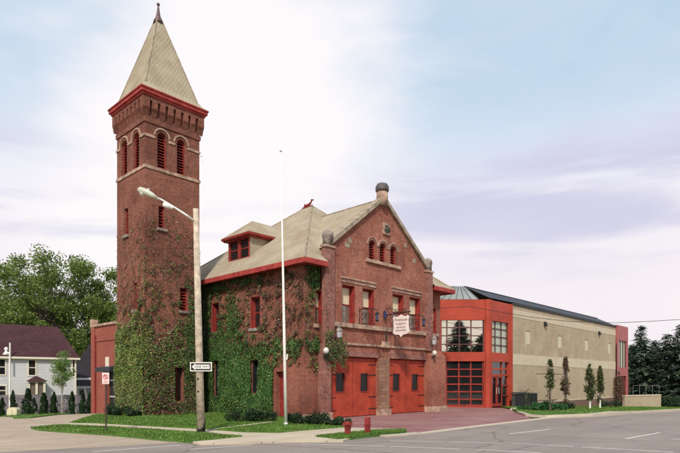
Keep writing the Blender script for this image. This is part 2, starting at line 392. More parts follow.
gs = gp([(0,415.6),(14,417.8),(30,417.2),(55,414.3),(76,411.8),(66,410.6),(0,414.0)], .06)
drape('verge', gs, .06, M['lawn'], .06)
fl = gp([(0,414.2),(70,410.9),(92,411)], .05) + [Vector((15.0,60,0)), Vector((12,95,0)), Vector((-45,95,0)), Vector((-30,45,0))]
drape('lawn', fl, .02, M['lawn'])
# painted road lines
def lane(a, b, w=.13):
    p, q = gnd(*a), gnd(*b); strip('lane_marking', [(p.x,p.y),(q.x,q.y)], w, .005, M['lane'])
for a, b in (((508.6,434),(551,429.2)), ((626,438.8),(660,432.6)), ((390,440.8),(443,441.9)), ((449,441.9),(501,443.3)), ((512,443.5),(574,446.7)),
             ((582,447.1),(674,452.4)), ((390,446.4),(460,449.3)), ((476.6,449.7),(541,453)), ((301,444.3),(385,446.2)), ((190,449.4),(251,445.2)), ((93,451.8),(180,445.3)), ((672,439.2),(700,439.5))):
    lane(a, b, .11 if a[0] in (390, 301, 512, 449) else .13)

def pip(p, poly):
    c = False; j = len(poly)-1
    for i in range(len(poly)):
        a, b = poly[i], poly[j]
        if (a[1] > p[1]) != (b[1] > p[1]) and p[0] < (b[0]-a[0])*(p[1]-a[1])/(b[1]-a[1]) + a[0]: c = not c
        j = i
    return c
def grass(poly, n, h, top, label):
    mb = MB(); xs = [p[0] for p in poly]; ys = [p[1] for p in poly]; k = 0; tries = 0
    while k < n and tries < n*12:
        tries += 1
        x = random.uniform(min(xs), max(xs)); y = random.uniform(min(ys), max(ys))
        if not pip((x, y), poly) or (top > .07 and pip((x, y), path)): continue
        x += random.gauss(0,.035); y += random.gauss(0,.035); k += 1; z = G(x, y) + top; hh = h*random.uniform(.5, 1.3); a = random.uniform(0, 6.28); w = .022
        dx, dy = math.cos(a)*w, math.sin(a)*w
        mb.face([(x-dx, y-dy, z), (x+dx, y+dy, z), (x+random.gauss(0, .035), y+random.gauss(0, .035), z+hh)])
    o = mb.build('grass', M['grassblade']); tag(o, label, 'grass', kind='stuff')
grass(lawn1, 30000, .06, .08, 'mown green lawn at the foot of the ivy covered tower and side wall')
grass(verge, 9000, .055, .07, 'green grass of the verge strip around the street light pole')
grass(isl, 3500, .055, .1, 'small pointed grass island around the two red posts')
grass(verge2, 26000, .08, .11, 'grass strip along the kerb in front of the tan hall')
grass(gs, 3000, .07, .06, 'thin grass strip before the grey board fence')

# ------------------------------------------------------------------ windows
def sash(parent, fr, a0, a1, z0, z1, o, style='sash', fm=None, fw=.09, lin=.02):
    fm = fm or M['redtrim']
    w = MB()
    w.fbox(fr, a0+.004, a0+.04, z0+.004, z1-.004, lin, o-.002).fbox(fr, a1-.04, a1-.004, z0+.004, z1-.004, lin, o-.002).fbox(fr, a0+.04, a1-.04, z1-.04, z1-.004, lin, o-.002)
    w.fbox(fr, a0, a0+fw, z0, z1, o, o+.1).fbox(fr, a1-fw, a1, z0, z1, o, o+.1)
    w.fbox(fr, a0+fw, a1-fw, z0, z0+fw*.8, o+.002, o+.1).fbox(fr, a0+fw, a1-fw, z1-fw, z1, o+.002, o+.1)
    zm = (z0+z1)/2
    w.fbox(fr, a0+fw, a1-fw, zm-.035, zm+.035, o+.012, o+.1)
    f = w.build('window', fm, parent)
    if style == 'sash':
        MB().fbox(fr, a0+fw, a1-fw, zm+.035, z1-fw, o+.05, o+.08).build('blind', M['blind'], f)
        MB().fbox(fr, a0+fw, a1-fw, z0+fw*.8, zm-.035, o+.05, o+.08).build('pane', M['glass_hazy'], f)
    else:
        MB().fbox(fr, a0+fw, a1-fw, z0+fw*.8, z1-fw, o+.05, o+.08).build('pane', M['glass'], f)
    return f
def louvre(parent, fr, a0, a1, z0, z1, o, arch=True, pitch=.16):
    r = (a1-a0)/2; c = (a0+a1)/2; fw = .05
    w = MB()
    w.fbox(fr, a0, a0+fw, z0, z1-(r if arch else 0), o, o+.12).fbox(fr, a1-fw, a1, z0, z1-(r if arch else 0), o, o+.12)
    w.fbox(fr, a0+fw, a1-fw, z0, z0+.05, o, o+.12)
    if arch:
        A = arc(c, z1-r, r-.002); B = arc(c, z1-r, r-fw)
        for i in range(len(A)-1):
            w.hexa([fr(*A[i],o), fr(*A[i+1],o), fr(*B[i+1],o), fr(*B[i],o), fr(*A[i],o+.1), fr(*A[i+1],o+.1), fr(*B[i+1],o+.1), fr(*B[i],o+.1)])
    else: w.fbox(fr, a0+fw, a1-fw, z1-.05, z1, o, o+.12)
    f = w.build('louvred_opening', M['redtrim'], parent)
    s = MB(); z = z0+.1
    while z < z1-.06:
        hw = r-fw
        if arch and z > z1-r: hw = math.sqrt(max((r-fw)**2-(z-(z1-r))**2, .0004))
        s.hexa([fr(c-hw,z-.05,o+.01), fr(c+hw,z-.05,o+.01), fr(c+hw,z-.03,o+.01), fr(c-hw,z-.03,o+.01),
                fr(c-hw,z+.04,o+.13), fr(c+hw,z+.04,o+.13), fr(c+hw,z+.06,o+.13), fr(c-hw,z+.06,o+.13)])
        z += pitch
    s.build('slats', M['redtrim'], f)
    MB().fbox(fr, a0, a1, z0, z1, o+.16, o+.18).build('backing', M['dark'], f)
    return f
def hood(mb, fr, c, z, r0, r1, o0, o1, a0=0, a1=180, n=12):
    A = arc(c, z, r1, a0, a1, n); B = arc(c, z, r0, a0, a1, n)
    for i in range(n):
        mb.hexa([fr(*A[i],o0), fr(*A[i+1],o0), fr(*B[i+1],o0), fr(*B[i],o0), fr(*A[i],o1), fr(*A[i+1],o1), fr(*B[i+1],o1), fr(*B[i],o1)])

# ------------------------------------------------------------------ brick tower
TX, TY, TW = 14.35, 28.4, 3.42
tower = thing('brick_tower', (TX+TW/2, TY+TW/2, 0), 'tall square red brick tower with pointed tan spire and ivy at its foot', 'tower')
fF = frame((TX,TY,0), (1,0,0), (0,1,0))      # faces -Y
fS = frame((TX,TY,0), (0,1,0), (1,0,0))      # faces -X
fB = frame((TX,TY+TW,0), (1,0,0), (0,-1,0)); fR = frame((TX+TW,TY,0), (0,1,0), (-1,0,0))
bx = lambda px: onY(px, 300, TY).x - TX
by = lambda px: onX(px, 300, TX).y - TY
zb, zt = 13.92, 15.93     # belfry openings
LW = {0: [(bx(157.4),bx(166.2)), (bx(177),bx(185.2))], 1: [(by(139),by(133.2)), (by(127),by(121.5))]}
mid = {0: (bx(158.6),bx(164.6), onY(161,228.5,TY).z, onY(161,206,TY).z), 1: (by(128.2),by(124.3), onX(126,235.5,TX).z, onX(126,208.5,TX).z)}
low = {0: (bx(180.2),bx(187.6), onY(184,311,TY).z, onY(184,288,TY).z), 1: (by(137),by(134), onX(135.5,310,TX).z, onX(135.5,283,TX).z)}
bot = (bx(174.2),bx(183), onY(178,401,TY).z, onY(178,368,TY).z)
w = MB()
for k, fr in ((0,fF),(1,fS)):
    holes = [arched(a,b,zb,zt) for a,b in LW[k]] + [rect(*mid[k]), rect(*low[k])] + ([rect(*bot)] if k == 0 else [])
    w.wall(fr, rect(0,TW,-.3,17.6), holes, .3)
for fr in (fB, fR): w.wall(fr, rect(0,TW,-.3,17.6), [arched(.55,1.2,zb,zt), arched(TW-1.2,TW-.55,zb,zt)], .3)
w.face([(TX,TY,17.5),(TX+TW,TY,17.5),(TX+TW,TY+TW,17.5),(TX,TY+TW,17.5)])
w.build('wall', M['brick_tower'], tower)
for k, fr in ((0,fF),(1,fS)):
    for a, b in LW[k]: louvre(tower, fr, a, b, zb, zt, .12)
    louvre(tower, fr, *mid[k], .12, arch=False, pitch=.17); louvre(tower, fr, *low[k], .12, arch=False, pitch=.17)
for fr in (fB, fR):
    for a, b in ((.55,1.2),(TW-1.2,TW-.55)): louvre(tower, fr, a, b, zb, zt, .12)
f = MB().fbox(fF, bot[0], bot[1], bot[2], bot[3], .25, .28).build('window', M['glass'], tower)
MB().fbox(fF, (bot[0]+bot[1])/2-.02, (bot[0]+bot[1])/2+.02, bot[2], bot[3], .2, .248).build('mullion', M['redtrim'], f)
# belts, arches
s = MB()
e = .05
def ring(mb, z0, z1, o, i=0.0):
    mb.fbox(fF, -o, TW+o, z0, z1, -o, -i); mb.fbox(fB, -o, TW+o, z0, z1, -o, -i)
    mb.fbox(fS, 0, TW, z0, z1, -o, -i); mb.fbox(fR, 0, TW, z0, z1, -o, -i)
ring(s, 13.72, 13.89, e)
r2 = .55
for k, fr in ((0,fF),(1,fS),(2,fB),(3,fR)):
    wins = LW.get(k, [(.55,1.2),(TW-1.2,TW-.55)]); zs = 15.5
    cs = [((a+b)/2, (b-a)/2) for a, b in wins]
    for c, rr in cs: hood(s, fr, c, zt-rr, rr+.15, rr+.23, -.05, .0)
    cs.sort(); xs = [0, cs[0][0]-cs[0][1]-.14, cs[0][0]+cs[0][1]+.14, cs[1][0]-cs[1][1]-.14, cs[1][0]+cs[1][1]+.14, TW]
    if k >= 2 and False: pass
    for i in (0, 2, 4):
        a, b = xs[i], xs[i+1]
        if b > a + .02: s.fbox(fr, a-(.05 if i == 0 and k in (0,2) else 0), b+(.05 if i == 4 and k in (0,2) else 0), zs-.04, zs+.1, -.05, 0)
s.build('stone_courses', M['stone'], tower)
for k, fr in ((0,fF),(1,fS)):
    for a0, a1, z0, z1 in (mid[k], low[k]): MB().fbox(fr, a0-.12, a1+.12, z0-.14, z0-.003, -.12, .1).build('window_sill', M['stone_grey'], tower)
# corbel table
s = MB(); n = 8; zc0, zc1, o = 16.2, 17.42, .2
for fr in (fF, fS, fB, fR):
    step = (TW+2*o)/n
    for i in range(n):
        c = -o + step*(i+.5)
        a, b = c-step*.32, c+step*.32
        if i == 0: a = (-o if fr in (fF, fB) else 0)
        if i == n-1: b = (TW+o if fr in (fF, fB) else TW)
        s.prism([fr(a,zc0+.35,-.001), fr(a,zc0+.65,-o*.55), fr(a,zc0+.8,-o), fr(a,zc1,-o), fr(a,zc1,-.001)], fr(b,0,0)-fr(a,0,0))
    for i in range(n-1):
        c = -o + step*(i+1); rr = step*.18
        # little arch heads between the corbels
        A = [fr(c-rr, zc1, -o+.01)] + [fr(x, z, -o+.01) for x, z in arc(c, zc1-rr, rr, 180, 0, 6)] + [fr(c+rr, zc1, -o+.01)]
        for j in range(1, 7):
            s.hexa([A[j], A[j+1], fr(c+rr*(-1+2*j/6), zc1, -o+.01), fr(c+rr*(-1+2*(j-1)/6), zc1, -o+.01),
                    A[j]+(fr(0,0,.2)-fr(0,0,0)), A[j+1]+(fr(0,0,.2)-fr(0,0,0)), fr(c+rr*(-1+2*j/6), zc1, -o+.21), fr(c+rr*(-1+2*(j-1)/6), zc1, -o+.21)])
ring(s, 17.42, 17.62, .2); ring(s, 16.25, 16.5, .06)
s.build('corbel_table', M['brick_tower'], tower)
s = MB()
for z0, z1, o_ in ((17.62,17.74,.26),(17.74,17.93,.35),(17.93,18.0,.40)):
    s.box((TX-o_,TY-o_,z0), (TX+TW+o_,TY+TW+o_,z1))
s.build('eave', M['eave'], tower)
s = MB(); cxy = (TX+TW/2, TY+TW/2)
def sq(h, z): return [Vector((cxy[0]+a*h, cxy[1]+b*h, z)) for a, b in ((-1,-1),(1,-1),(1,1),(-1,1))]
lv = [sq(TW/2+.38,18.003), sq(TW/2+.14,18.2), sq(TW/2-.08,18.5), sq(.10,23.5)]
for a, b in zip(lv[:-1], lv[1:]):
    for i in range(4): s.face([a[i], a[(i+1)%4], b[(i+1)%4], b[i]])
s.build('spire', M['roof_spire'], tower)
s = MB()
for i in range(4): s.tube([lv[2][i], lv[3][i]], .035, 5)
s.build('hip_ridges', M['coping'], tower)
MB().lathe([(.30,-.28),(.27,-.1),(.17,.05),(.10,.35),(.05,.75),(.035,.8),(.09,.84),(.1,.9),(.05,.96),(.01,1.02)], (cxy[0],cxy[1],23.4), 12).build('finial', plain('dark_copper', (.10,.055,.05), .5), tower, True)
# bracket lamp stub on the tower corner
MB().tube([(TX+TW,TY,15.3),(TX+TW+.12,TY-.1,15.35),(TX+TW+.12,TY-.1,15.05)], .03, 6).build('bracket', M['white'], tower)

# ------------------------------------------------------------------ firehouse
X0, Y0, X1, Y1, YP = 19.06, 20.65, 31.6, 33.6, 20.3
fire = thing('firehouse', ((X0+X1)/2, (Y0+Y1)/2, 0), 'old two storey red brick firehouse with front gable, red garage doors and tan hipped roof', 'firehouse')
fFr = frame((0,Y0,0), (1,0,0), (0,1,0)); fPv = frame((0,YP,0), (1,0,0), (0,1,0)); fSd = frame((X0,0,0), (0,1,0), (1,0,0))
ax = lambda px, Y=YP: onY(px, 300, Y).x
az = lambda px, py, Y=YP: onY(px, py, Y).z
# side wall (faces -X)
sy = lambda px: onX(px, 300, X0).y
sz = lambda px, py: onX(px, py, X0).z
sw = [(sy(219),sy(211.8),sz(215,332),sz(215,303)), (sy(260),sy(250.5),sz(255,328),sz(255,296.5))]
sl = [(sy(220),sy(215.2),sz(217,396),sz(217,361)), (sy(259.5),sy(252.5),sz(256,393),sz(256,360))]
sd = (sy(284.5), sy(275.6), -.02, sz(280,371.5))
w = MB().wall(fSd, rect(Y0,Y1,-.3,8.0), [rect(*q) for q in sw+sl+[sd]], .38)
w.build('wall', M['brick_side'], fire, label='ivy covered side wall')
for q in sw: sash(fire, fSd, *q, .24, 'dark')
for q in sl: sash(fire, fSd, *q, .26, 'dark', fm=M['iron'], fw=.05)
d = MB().fbox(fSd, sd[0], sd[1], sd[2], sd[3], .30, .36).build('side_door', M['redtrim'], fire)
MB().fbox(fSd, sd[0]+.12, sd[0]+.16, 1.0, 1.15, .24, .298).build('handle', M['iron'], d)
for q in sw: MB().fbox(fSd, q[0]-.1, q[1]+.1, q[2]-.16, q[2]-.003, -.08, .2).build('window_sill', M['stone_grey'], fire)
# main front wall (faces -Y) beside the pavilion, back and right walls
wl = (ax(315,Y0), ax(327.5,Y0), az(318,324,Y0), az(318,291,Y0)); wr = (ax(430.5,Y0), ax(436.5,Y0), az(433,333.5,Y0), az(433,308,Y0))
wl = (wl[0], min(wl[1], 20.62), wl[2], wl[3])
MB().wall(fFr, rect(X0,20.7,-.3,8.0), [rect(wl[0],20.35,wl[2],wl[3])], .3).build('wall', M['brick_side'], fire)
MB().wall(fFr, rect(29.3,X1,-.3,8.0), [rect(*wr)], .3).build('wall', M['brick_side'], fire)
w = MB().wall(frame((X1,0,0),(0,1,0),(-1,0,0)), rect(Y0,Y1,-.3,8.0), [], 0).wall(frame((0,Y1,0),(1,0,0),(0,-1,0)), rect(X0,X1,-.3,8.0), [], 0)
w.build('wall', M['brick_side'], fire)
sash(fire, fFr, wl[0], 20.35, wl[2], wl[3], .16); sash(fire, fFr, *wr, .16)
MB().fbox(fFr, wl[0]-.12, 20.0, wl[2]-.2, wl[2]-.003, -.12, .2).build('window_sill', M['stone'], fire)
MB().fbox(fFr, wr[0]-.12, wr[1]+.12, wr[2]-.2, wr[2]-.003, -.12, .2).build('window_sill', M['stone'], fire)
# pavilion
DO = [(20.5, 24.55, -.01, 3.33), (25.5, 29.4, -.01, 3.33)]
zs = az(380,325.5); zwt = 5.28
WN = []
for a, b, top in ((342,355,285.4),(362.5,374.3,288),(392.5,403.8,293),(409.5,420.5,296.8)):
    x0, x1 = ax(a), ax(b); WN.append((x0, x1, 4.98, az((a+b)/2-1, top+.4)))
zw0 = sum(az(x, y) for x, y in ((345,322.6),(366,325.3),(396,328.6),(414,331)))/4
zw1 = sum(az(x, y) for x, y in ((347,285.6),(366,288.6),(396,293.4),(414,296.6)))/4
WN = [(a, b, zw0, zw1) for a, b, _, _ in WN]
GL = []
for a, t, bt in ((372.4,240.8,260.8),(383,243.7,262.2),(393.4,246.6,264)):
    xc = ax(a); GL.append((xc-.30, xc+.30))
gz0 = sum(az(x, y) for x, y in ((372.4,260.8),(383,262.2),(393.4,264)))/3; gz1 = sum(az(x, y) for x, y in ((372.4,240.2),(383,243.2),(393.4,246)))/3
APX, APZ, SHZ = 24.98, 12.62, 9.05
out = [(20.4,-.3),(29.6,-.3),(29.6,SHZ),(APX,APZ),(20.4,SHZ)]
MB().wall(fPv, out, [rect(*q) for q in DO] + [rect(*q) for q in WN] + [arched(a,b,gz0,gz1) for a,b in GL], .42).build('gable_wall', M['brick_front'], fire)
MB().box((20.44,YP+.01,3.95),(20.46,Y0+.3,9.0)).build('gable_return', M['brick_front'], fire)
MB().box((29.56,YP+.01,-.3),(29.58,Y0+.3,9.0)).build('gable_return', M['brick_front'], fire)
for q in WN: sash(fire, fPv, *q, .3, fw=.11)
for a, b in GL: louvre(fire, fPv, a, b, gz0, gz1, .14, pitch=.15)
for (a, b) in GL:
    s = MB(); hood(s, fPv, (a+b)/2, gz1-(b-a)/2, (b-a)/2+.13, (b-a)/2+.20, -.05, 0); s.build('arch_hood', M['stone'], fire)
    s = MB(); hood(s, fPv, (a+b)/2, gz1-(b-a)/2, (b-a)/2+.01, (b-a)/2+.125, -.02, 0); s.build('brick_arch', M['brick_pil'], fire)
def fpart(name, mat, *q_): return MB().fbox(fPv, *q_).build(name, mat, fire)
fpart('louvre_sill', M['stone'], GL[0][0]-.3, GL[2][1]+.3, gz0-.2, gz0-.02, -.12, .1)
fpart('sill_course', M['stone'], 20.8, 29.24, zw0-.24, zw0-.004, -.14, .2)
fpart('belt_course', M['stone'], 20.5, 29.24, 3.98, 4.1, -.09, .0)
for i in (0, 2):
    a, b = WN[i][0]-.12, WN[i+1][1]+.12
    fpart('lintel_moulding', M['stone'], a, b, zw1+.32, zw1+.40, -.06, 0); fpart('lintel_moulding', M['stone'], a, b, zw1+.12, zw1+.18, -.045, 0)
    fpart('lintel', M['brick_pil'], a, b, zw1+.19, zw1+.31, -.02, 0)
fpart('stone_plaque', M['stone'], ax(380.3), ax(388), 3.96, 4.32, -.16, -.091)
for a, z, w_ in ((21.95,9.45,.2),(22.15,9.75,.14),(28.15,9.55,.17),(27.2,10.35,.15)): fpart('quoin_block', M['coping'], a-w_, a+w_, z-.14, z+.12, -.015, 0)
for a, b, z0, z1 in DO: fpart('door_lintel', M['brick_pil'], a-.03, b+.03, z1+.02, z1+.3, -.04, 0)
# carved boss in the gable
bc = onY(385.6, 229.5, YP)
s = MB(); s.box((bc.x-.3,YP-.1,bc.z-.32),(bc.x+.3,YP-.002,bc.z+.34))
b1 = s.build('carved_panel', M['stone'], fire)
s = MB()
for k in range(26):
    a = random.uniform(0,6.28); rr = random.uniform(0,.25)
    p = Vector((bc.x+.03+math.cos(a)*rr, YP-.13, bc.z+math.sin(a)*rr)); s.lathe([(.02,-.05),(.06,0),(.02,.05)], p, 6)
s.build('carved_leaves', plain('verdigris_carving', (.07,.075,.05), .8, .4, 8), b1)
# piers and pilasters
for q_ in (((19.98,20.08,.36),(20.46,YP+.3,3.95)), ((20.08,20.12,3.95),(20.76,YP+.1,9.0)), ((29.26,20.12,3.95),(29.92,YP+.1,9.0))):
    MB().box(*q_).build('pilaster', M['brick_pil'], fire)
MB().box((29.44,20.02,.36),(31.3,Y0+.1,3.6)).prism([(29.44,20.02,3.6),(29.44,20.6,3.6),(29.44,20.6,4.0),(29.44,20.4,4.0)], (1.86,0,0)).build('buttress', M['brick_front'], fire)
MB().box((24.6,20.16,.36),(25.46,YP+.3,3.36)).build('middle_pier', M['brick_pier'], fire)
for a, b, y in ((19.92,20.5,20.0),(24.52,25.54,20.08),(29.36,31.38,19.94)): MB().box((a,y,-.2),(b,YP+.08,.36)).build('stone_base', M['stone'], fire)
for q_ in (((19.0,20.55,-.2),(19.91,20.7,.28)), ((29.2,20.06,9.0),(29.98,20.46,9.12)), ((20.02,20.06,9.0),(20.82,20.46,9.12))): MB().box(*q_).build('stone_block', M['stone'], fire)
for x in (20.42, 29.59):
    MB().lathe([(.27,0),(.27,.40),(.30,.44),(.31,.58),(.27,.70),(.17,.78),(.06,.83)], (x,20.3,9.12), 14).build('pinnacle', M['stone_grey'], fire, True)
MB().lathe([(.34,-.5),(.34,.05),(.33,.35)], (APX,20.33,12.75), 12).build('apex_block', M['stone'], fire, True)
MB().lathe([(.37,0),(.4,.1),(.39,.3),(.3,.45),(.12,.52)], (APX,20.33,13.1), 14).build('apex_cap', plain('dark_weathered_cap', (.10,.085,.08), .8, .4, 5), fire, True)
s = MB()
for sx, ex in ((-1, 20.35), (1, 29.65)):
    a = Vector((APX, 20.12, APZ)); b = Vector((ex, 20.12, SHZ)); n = Vector((sx*(APZ-SHZ), 0, abs(ex-APX))).normalized()
    s.prism([a + n*0 - Z*.02, b - Z*.02, b+n*.2, a+n*.2], (0,.5,0))
s.build('gable_coping', M['coping'], fire)
# garage doors
for (a0, a1, z0, z1) in DO:
    mid_ = (a0+a1)/2
    for a, b, sgn in ((a0+.03, mid_-.01, -1), (mid_+.01, a1-.03, 1)):
        lf = MB().wall(lambda u, v, o=0: fPv(u, v, .16+o), rect(a,b,.05,z1-.04), [rect((a+b)/2-.33,(a+b)/2+.33,1.42,2.42)], .06)
        lf.fbox(fPv, a, b, .05, .12, .162, .23)
        dr = lf.build('garage_door', M['doorred'], fire)
        c = (a+b)/2
        fm = MB().fbox(fPv, c-.38, c-.33, 1.37, 2.47, .135, .17).fbox(fPv, c+.33, c+.38, 1.37, 2.47, .135, .17).fbox(fPv, c-.33, c+.33, 1.37, 1.42, .135, .17).fbox(fPv, c-.33, c+.33, 2.42, 2.47, .135, .17)
        fm.build('window_frame', M['redtrim'], dr)
        MB().fbox(fPv, c-.33, c+.33, 1.42, 2.42, .21, .23).build('pane', M['glass_dim'], dr)
        for zh in (.42, 1.1, 2.35, 2.95):
            e0 = a if sgn < 0 else b
            MB().prism([fPv(e0,zh-.03,.135), fPv(e0,zh+.03,.135), fPv(e0-sgn*.62,zh+.015,.135), fPv(e0-sgn*.68,zh,.135), fPv(e0-sgn*.62,zh-.015,.135)], (0,.02,0)).build('strap_hinge', M['iron'], dr)
        g = MB()
        k = a + .18
        while k < b-.1:
            if not (c-.4 < k < c+.4): g.fbox(fPv, k-.006, k+.006, .12, z1-.06, .156, .1585)
            k += .16
        g.build('board_joints', M['joint'], dr)
# main roof
EX0, EY0, EX1, EY1, EZ, PKZ = 18.4, 19.9, 32.3, 34.2, 8.15, 13.75
PA, PB = Vector((25.35,26.7,PKZ)), Vector((25.35,27.5,PKZ))
sf = (PKZ-EZ)/(26.7-EY0)
zf = lambda y: EZ + sf*(y-EY0)
s = MB()
qa, qb, qc, qd = Vector((20.1,EY0,EZ)), Vector((20.1,20.5,zf(20.5))), Vector((29.9,20.5,zf(20.5))), Vector((29.9,EY0,EZ))
for tri in ((Vector((EX0,EY0,EZ)),qa,qb),(Vector((EX0,EY0,EZ)),qb,PA),(qb,qc,PA),(qc,Vector((EX1,EY0,EZ)),PA),(qc,qd,Vector((EX1,EY0,EZ)))): s.face(tri)
s.face([(EX0,EY1,EZ),(EX0,EY0,EZ),PA,PB]); s.face([(EX1,EY0,EZ),(EX1,EY1,EZ),PB,PA]); s.face([(EX1,EY1,EZ),(EX0,EY1,EZ),PB])
# gable roof running back into the main roof
rY = lambda z: EY0 + (z-EZ)/sf + .25
s.face([(APX,20.3,APZ+.06),(APX,rY(APZ),APZ+.06),(20.5,rY(SHZ),SHZ+.06),(20.5,20.3,SHZ+.06)])
s.face([(APX,20.3,APZ+.06),(APX,rY(APZ),APZ+.06),(29.5,rY(SHZ),SHZ+.06),(29.5,20.3,SHZ+.06)])
roof = s.build('roof', M['roof'], fire)
s = MB()
for a, b in (((EX0,EY0,EZ),PA),((EX0,EY1,EZ),PB),((EX1,EY0,EZ),PA),(PA,PB),((APX,20.6,APZ+.06),(APX,rY(APZ),APZ+.06))):
    a, b = Vector(a), Vector(b); s.tube([a, a.lerp(b,.5), b], .055, 6)
s.build('hip_ridges', M['coping'], roof)
s = MB()   # eave / gutter ring
for a, b in (((EX0,EY0,EZ-.24),(EX0+.14,EY1,EZ+.02)), ((EX1-.14,EY0,EZ-.24),(EX1,EY1,EZ+.02)), ((EX0+.14,EY0,EZ-.24),(20.08,EY0+.14,EZ+.02)), ((29.93,EY0,EZ-.24),(EX1-.14,EY0+.14,EZ+.02)), ((EX0+.14,EY1-.14,EZ-.24),(EX1-.14,EY1,EZ+.02))):
    s.box(a, b)
s.build('gutter', M['eave'], fire)
MB().box((EX0+.14,EY0+.14,7.96),(X0-.003,EY1-.14,8.0)).box((X0-.003,EY0+.14,7.96),(20.08,Y0-.003,8.0)).build('soffit', M['redtrim'], fire)
MB().box((X1+.003,EY0+.14,7.96),(EX1-.14,EY1-.14,8.0)).box((29.93,EY0+.14,7.96),(X1+.003,Y0-.003,8.0)).build('soffit', M['redtrim'], fire)
# ridge cresting figure
s = MB()
s.tube([PA+Vector((0,-.05,.03)), PB+Vector((0,.15,.03))], .07, 6)
s.tube([PB+Vector((0,.05,.05)), PB+Vector((0,-.2,.16)), PA+Vector((0,.28,.18)), PA+Vector((0,.12,.26)), PA+Vector((0,.02,.42))], [.04,.075,.075,.065,.045], 6)
s.tube([PA+Vector((0,.05,.43)), PA+Vector((0,-.15,.39))], [.065,.04], 6)
s.tube([PB+Vector((0,-.05,.14)), PB+Vector((0,-.1,.32))], [.05,.02], 6)
s.build('ridge_ornament', M['redtrim'], fire)
# dormer
DX, DY0, DY1, DZ0, DZ1 = 20.0, 26.45, 28.65, 9.38, 10.72
fD = frame((DX,0,0), (0,1,0), (1,0,0)); dm = (DY0+DY1)/2
dw = [(DY0+.16, dm-.12), (dm+.12, DY1-.16)]
dormer = MB().wall(fD, rect(DY0,DY1,DZ0-.1,DZ1), [rect(a,b,DZ0+.12,DZ1-.12) for a,b in dw], .08).build('dormer', M['redtrim'], fire)
for a, b in dw:
    wf = MB().fbox(fD, a, b, (DZ0+DZ1)/2-.03, (DZ0+DZ1)/2+.03, .05, .09).build('sash_bar', M['redtrim'], dormer)
    MB().fbox(fD, a, b, DZ0+.12, DZ1-.12, .09, .11).build('pane', M['glass'], dormer)
slp = (PKZ-EZ)/(25.35-EX0); rx = lambda z: EX0 + (z-EZ)/slp
for y_ in (DY0, DY1):
    s = MB(); s.face([(DX,y_,DZ0-.1),(DX,y_,DZ1),(rx(DZ1)+.1,y_,DZ1)]); s.build('dormer_cheek', M['roof'], dormer)
ez = DZ1; oh = .32
s = MB(); s.box((DX-oh,DY0-oh,ez),(rx(ez)+.1,DY1+oh,ez+.14)); s.box((DX-oh+.1,DY0-oh+.1,ez-.08),(rx(ez)-.1,DY1+oh-.1,ez))
s.build('dormer_eave', M['redtrim'], dormer)
s = MB(); z_ = ez+.143; ra = Vector((21.0,dm,12.0)); rb = Vector((rx(12.0)+.1,dm,12.0))
e1, e2 = Vector((DX-oh,DY0-oh,z_)), Vector((DX-oh,DY1+oh,z_)); e3, e4 = Vector((rx(z_)+.15,DY1+oh,z_)), Vector((rx(z_)+.15,DY0-oh,z_))
s.face([e1,e2,ra]); s.face([e1,ra,rb,e4]); s.face([e2,ra,rb,e3])
s.build('dormer_roof', M['roof'], dormer)
# downpipe at front corner
MB().tube([(29.96,20.5,8.0),(29.96,20.55,4.2)], .05, 6).build('downpipe', M['eave'], fire)

# wall brackets, lanterns, globes, sign ---------------------------------
def wall_lantern(P, label):
    t = thing('wall_lantern', P, label, 'lantern', 'grey lanterns on the corner pilasters'); P = Vector(P)
    MB().tube([P+Vector((0,.3,-.05)), P+Vector((0,.12,-.22)), P+Vector((0,0,-.14))], .03, 6).build('bracket', M['iron'], t)
    MB().lathe([(.07,-.14),(.13,-.08),(.17,.22),(.16,.24)], P, 6).build('glass_body', M['lantern_glass'], t)
    MB().lathe([(.21,.24),(.2,.29),(.1,.4),(.06,.43),(.05,.5),(.02,.6)], P, 6).build('cap', M['stone_grey'], t)
    return t
p = onY(341, 336, YP-.25); p2 = onY(434, 343, YP-.45)
wall_lantern((20.95, YP-.32, p.z), 'grey lantern with pale top on the left pilaster, above the ivy')
wall_lantern((p2.x, YP-.45, p2.z), 'grey lantern on the right corner buttress above the white globe')
def globe(P, back, label):
    t = thing('globe_lamp', P, label, 'lamp', 'white globe lamps beside the garage doors'); P = Vector(P)
    MB().lathe([(.15*math.sin(R(a)), -.17*math.cos(R(a))) for a in range(5, 180, 14)], P, 14).build('globe', M['globe'], t, True)
    MB().tube([P+Vector((0,back,-.12)), P+Vector((0,back*.5,-.32)), P+Vector((0,0,-.2))], .03, 6).lathe([(.09,-.24),(.09,-.17)], P, 8).build('bracket', M['iron'], t)
g1 = onY(326, 350.6, 19.85); globe(g1, .25, 'small white globe lamp in the ivy left of the garage doors')
g2 = onY(434.5, 353, 19.8); globe(g2, .3, 'white globe lamp on the buttress right of the garage doors')
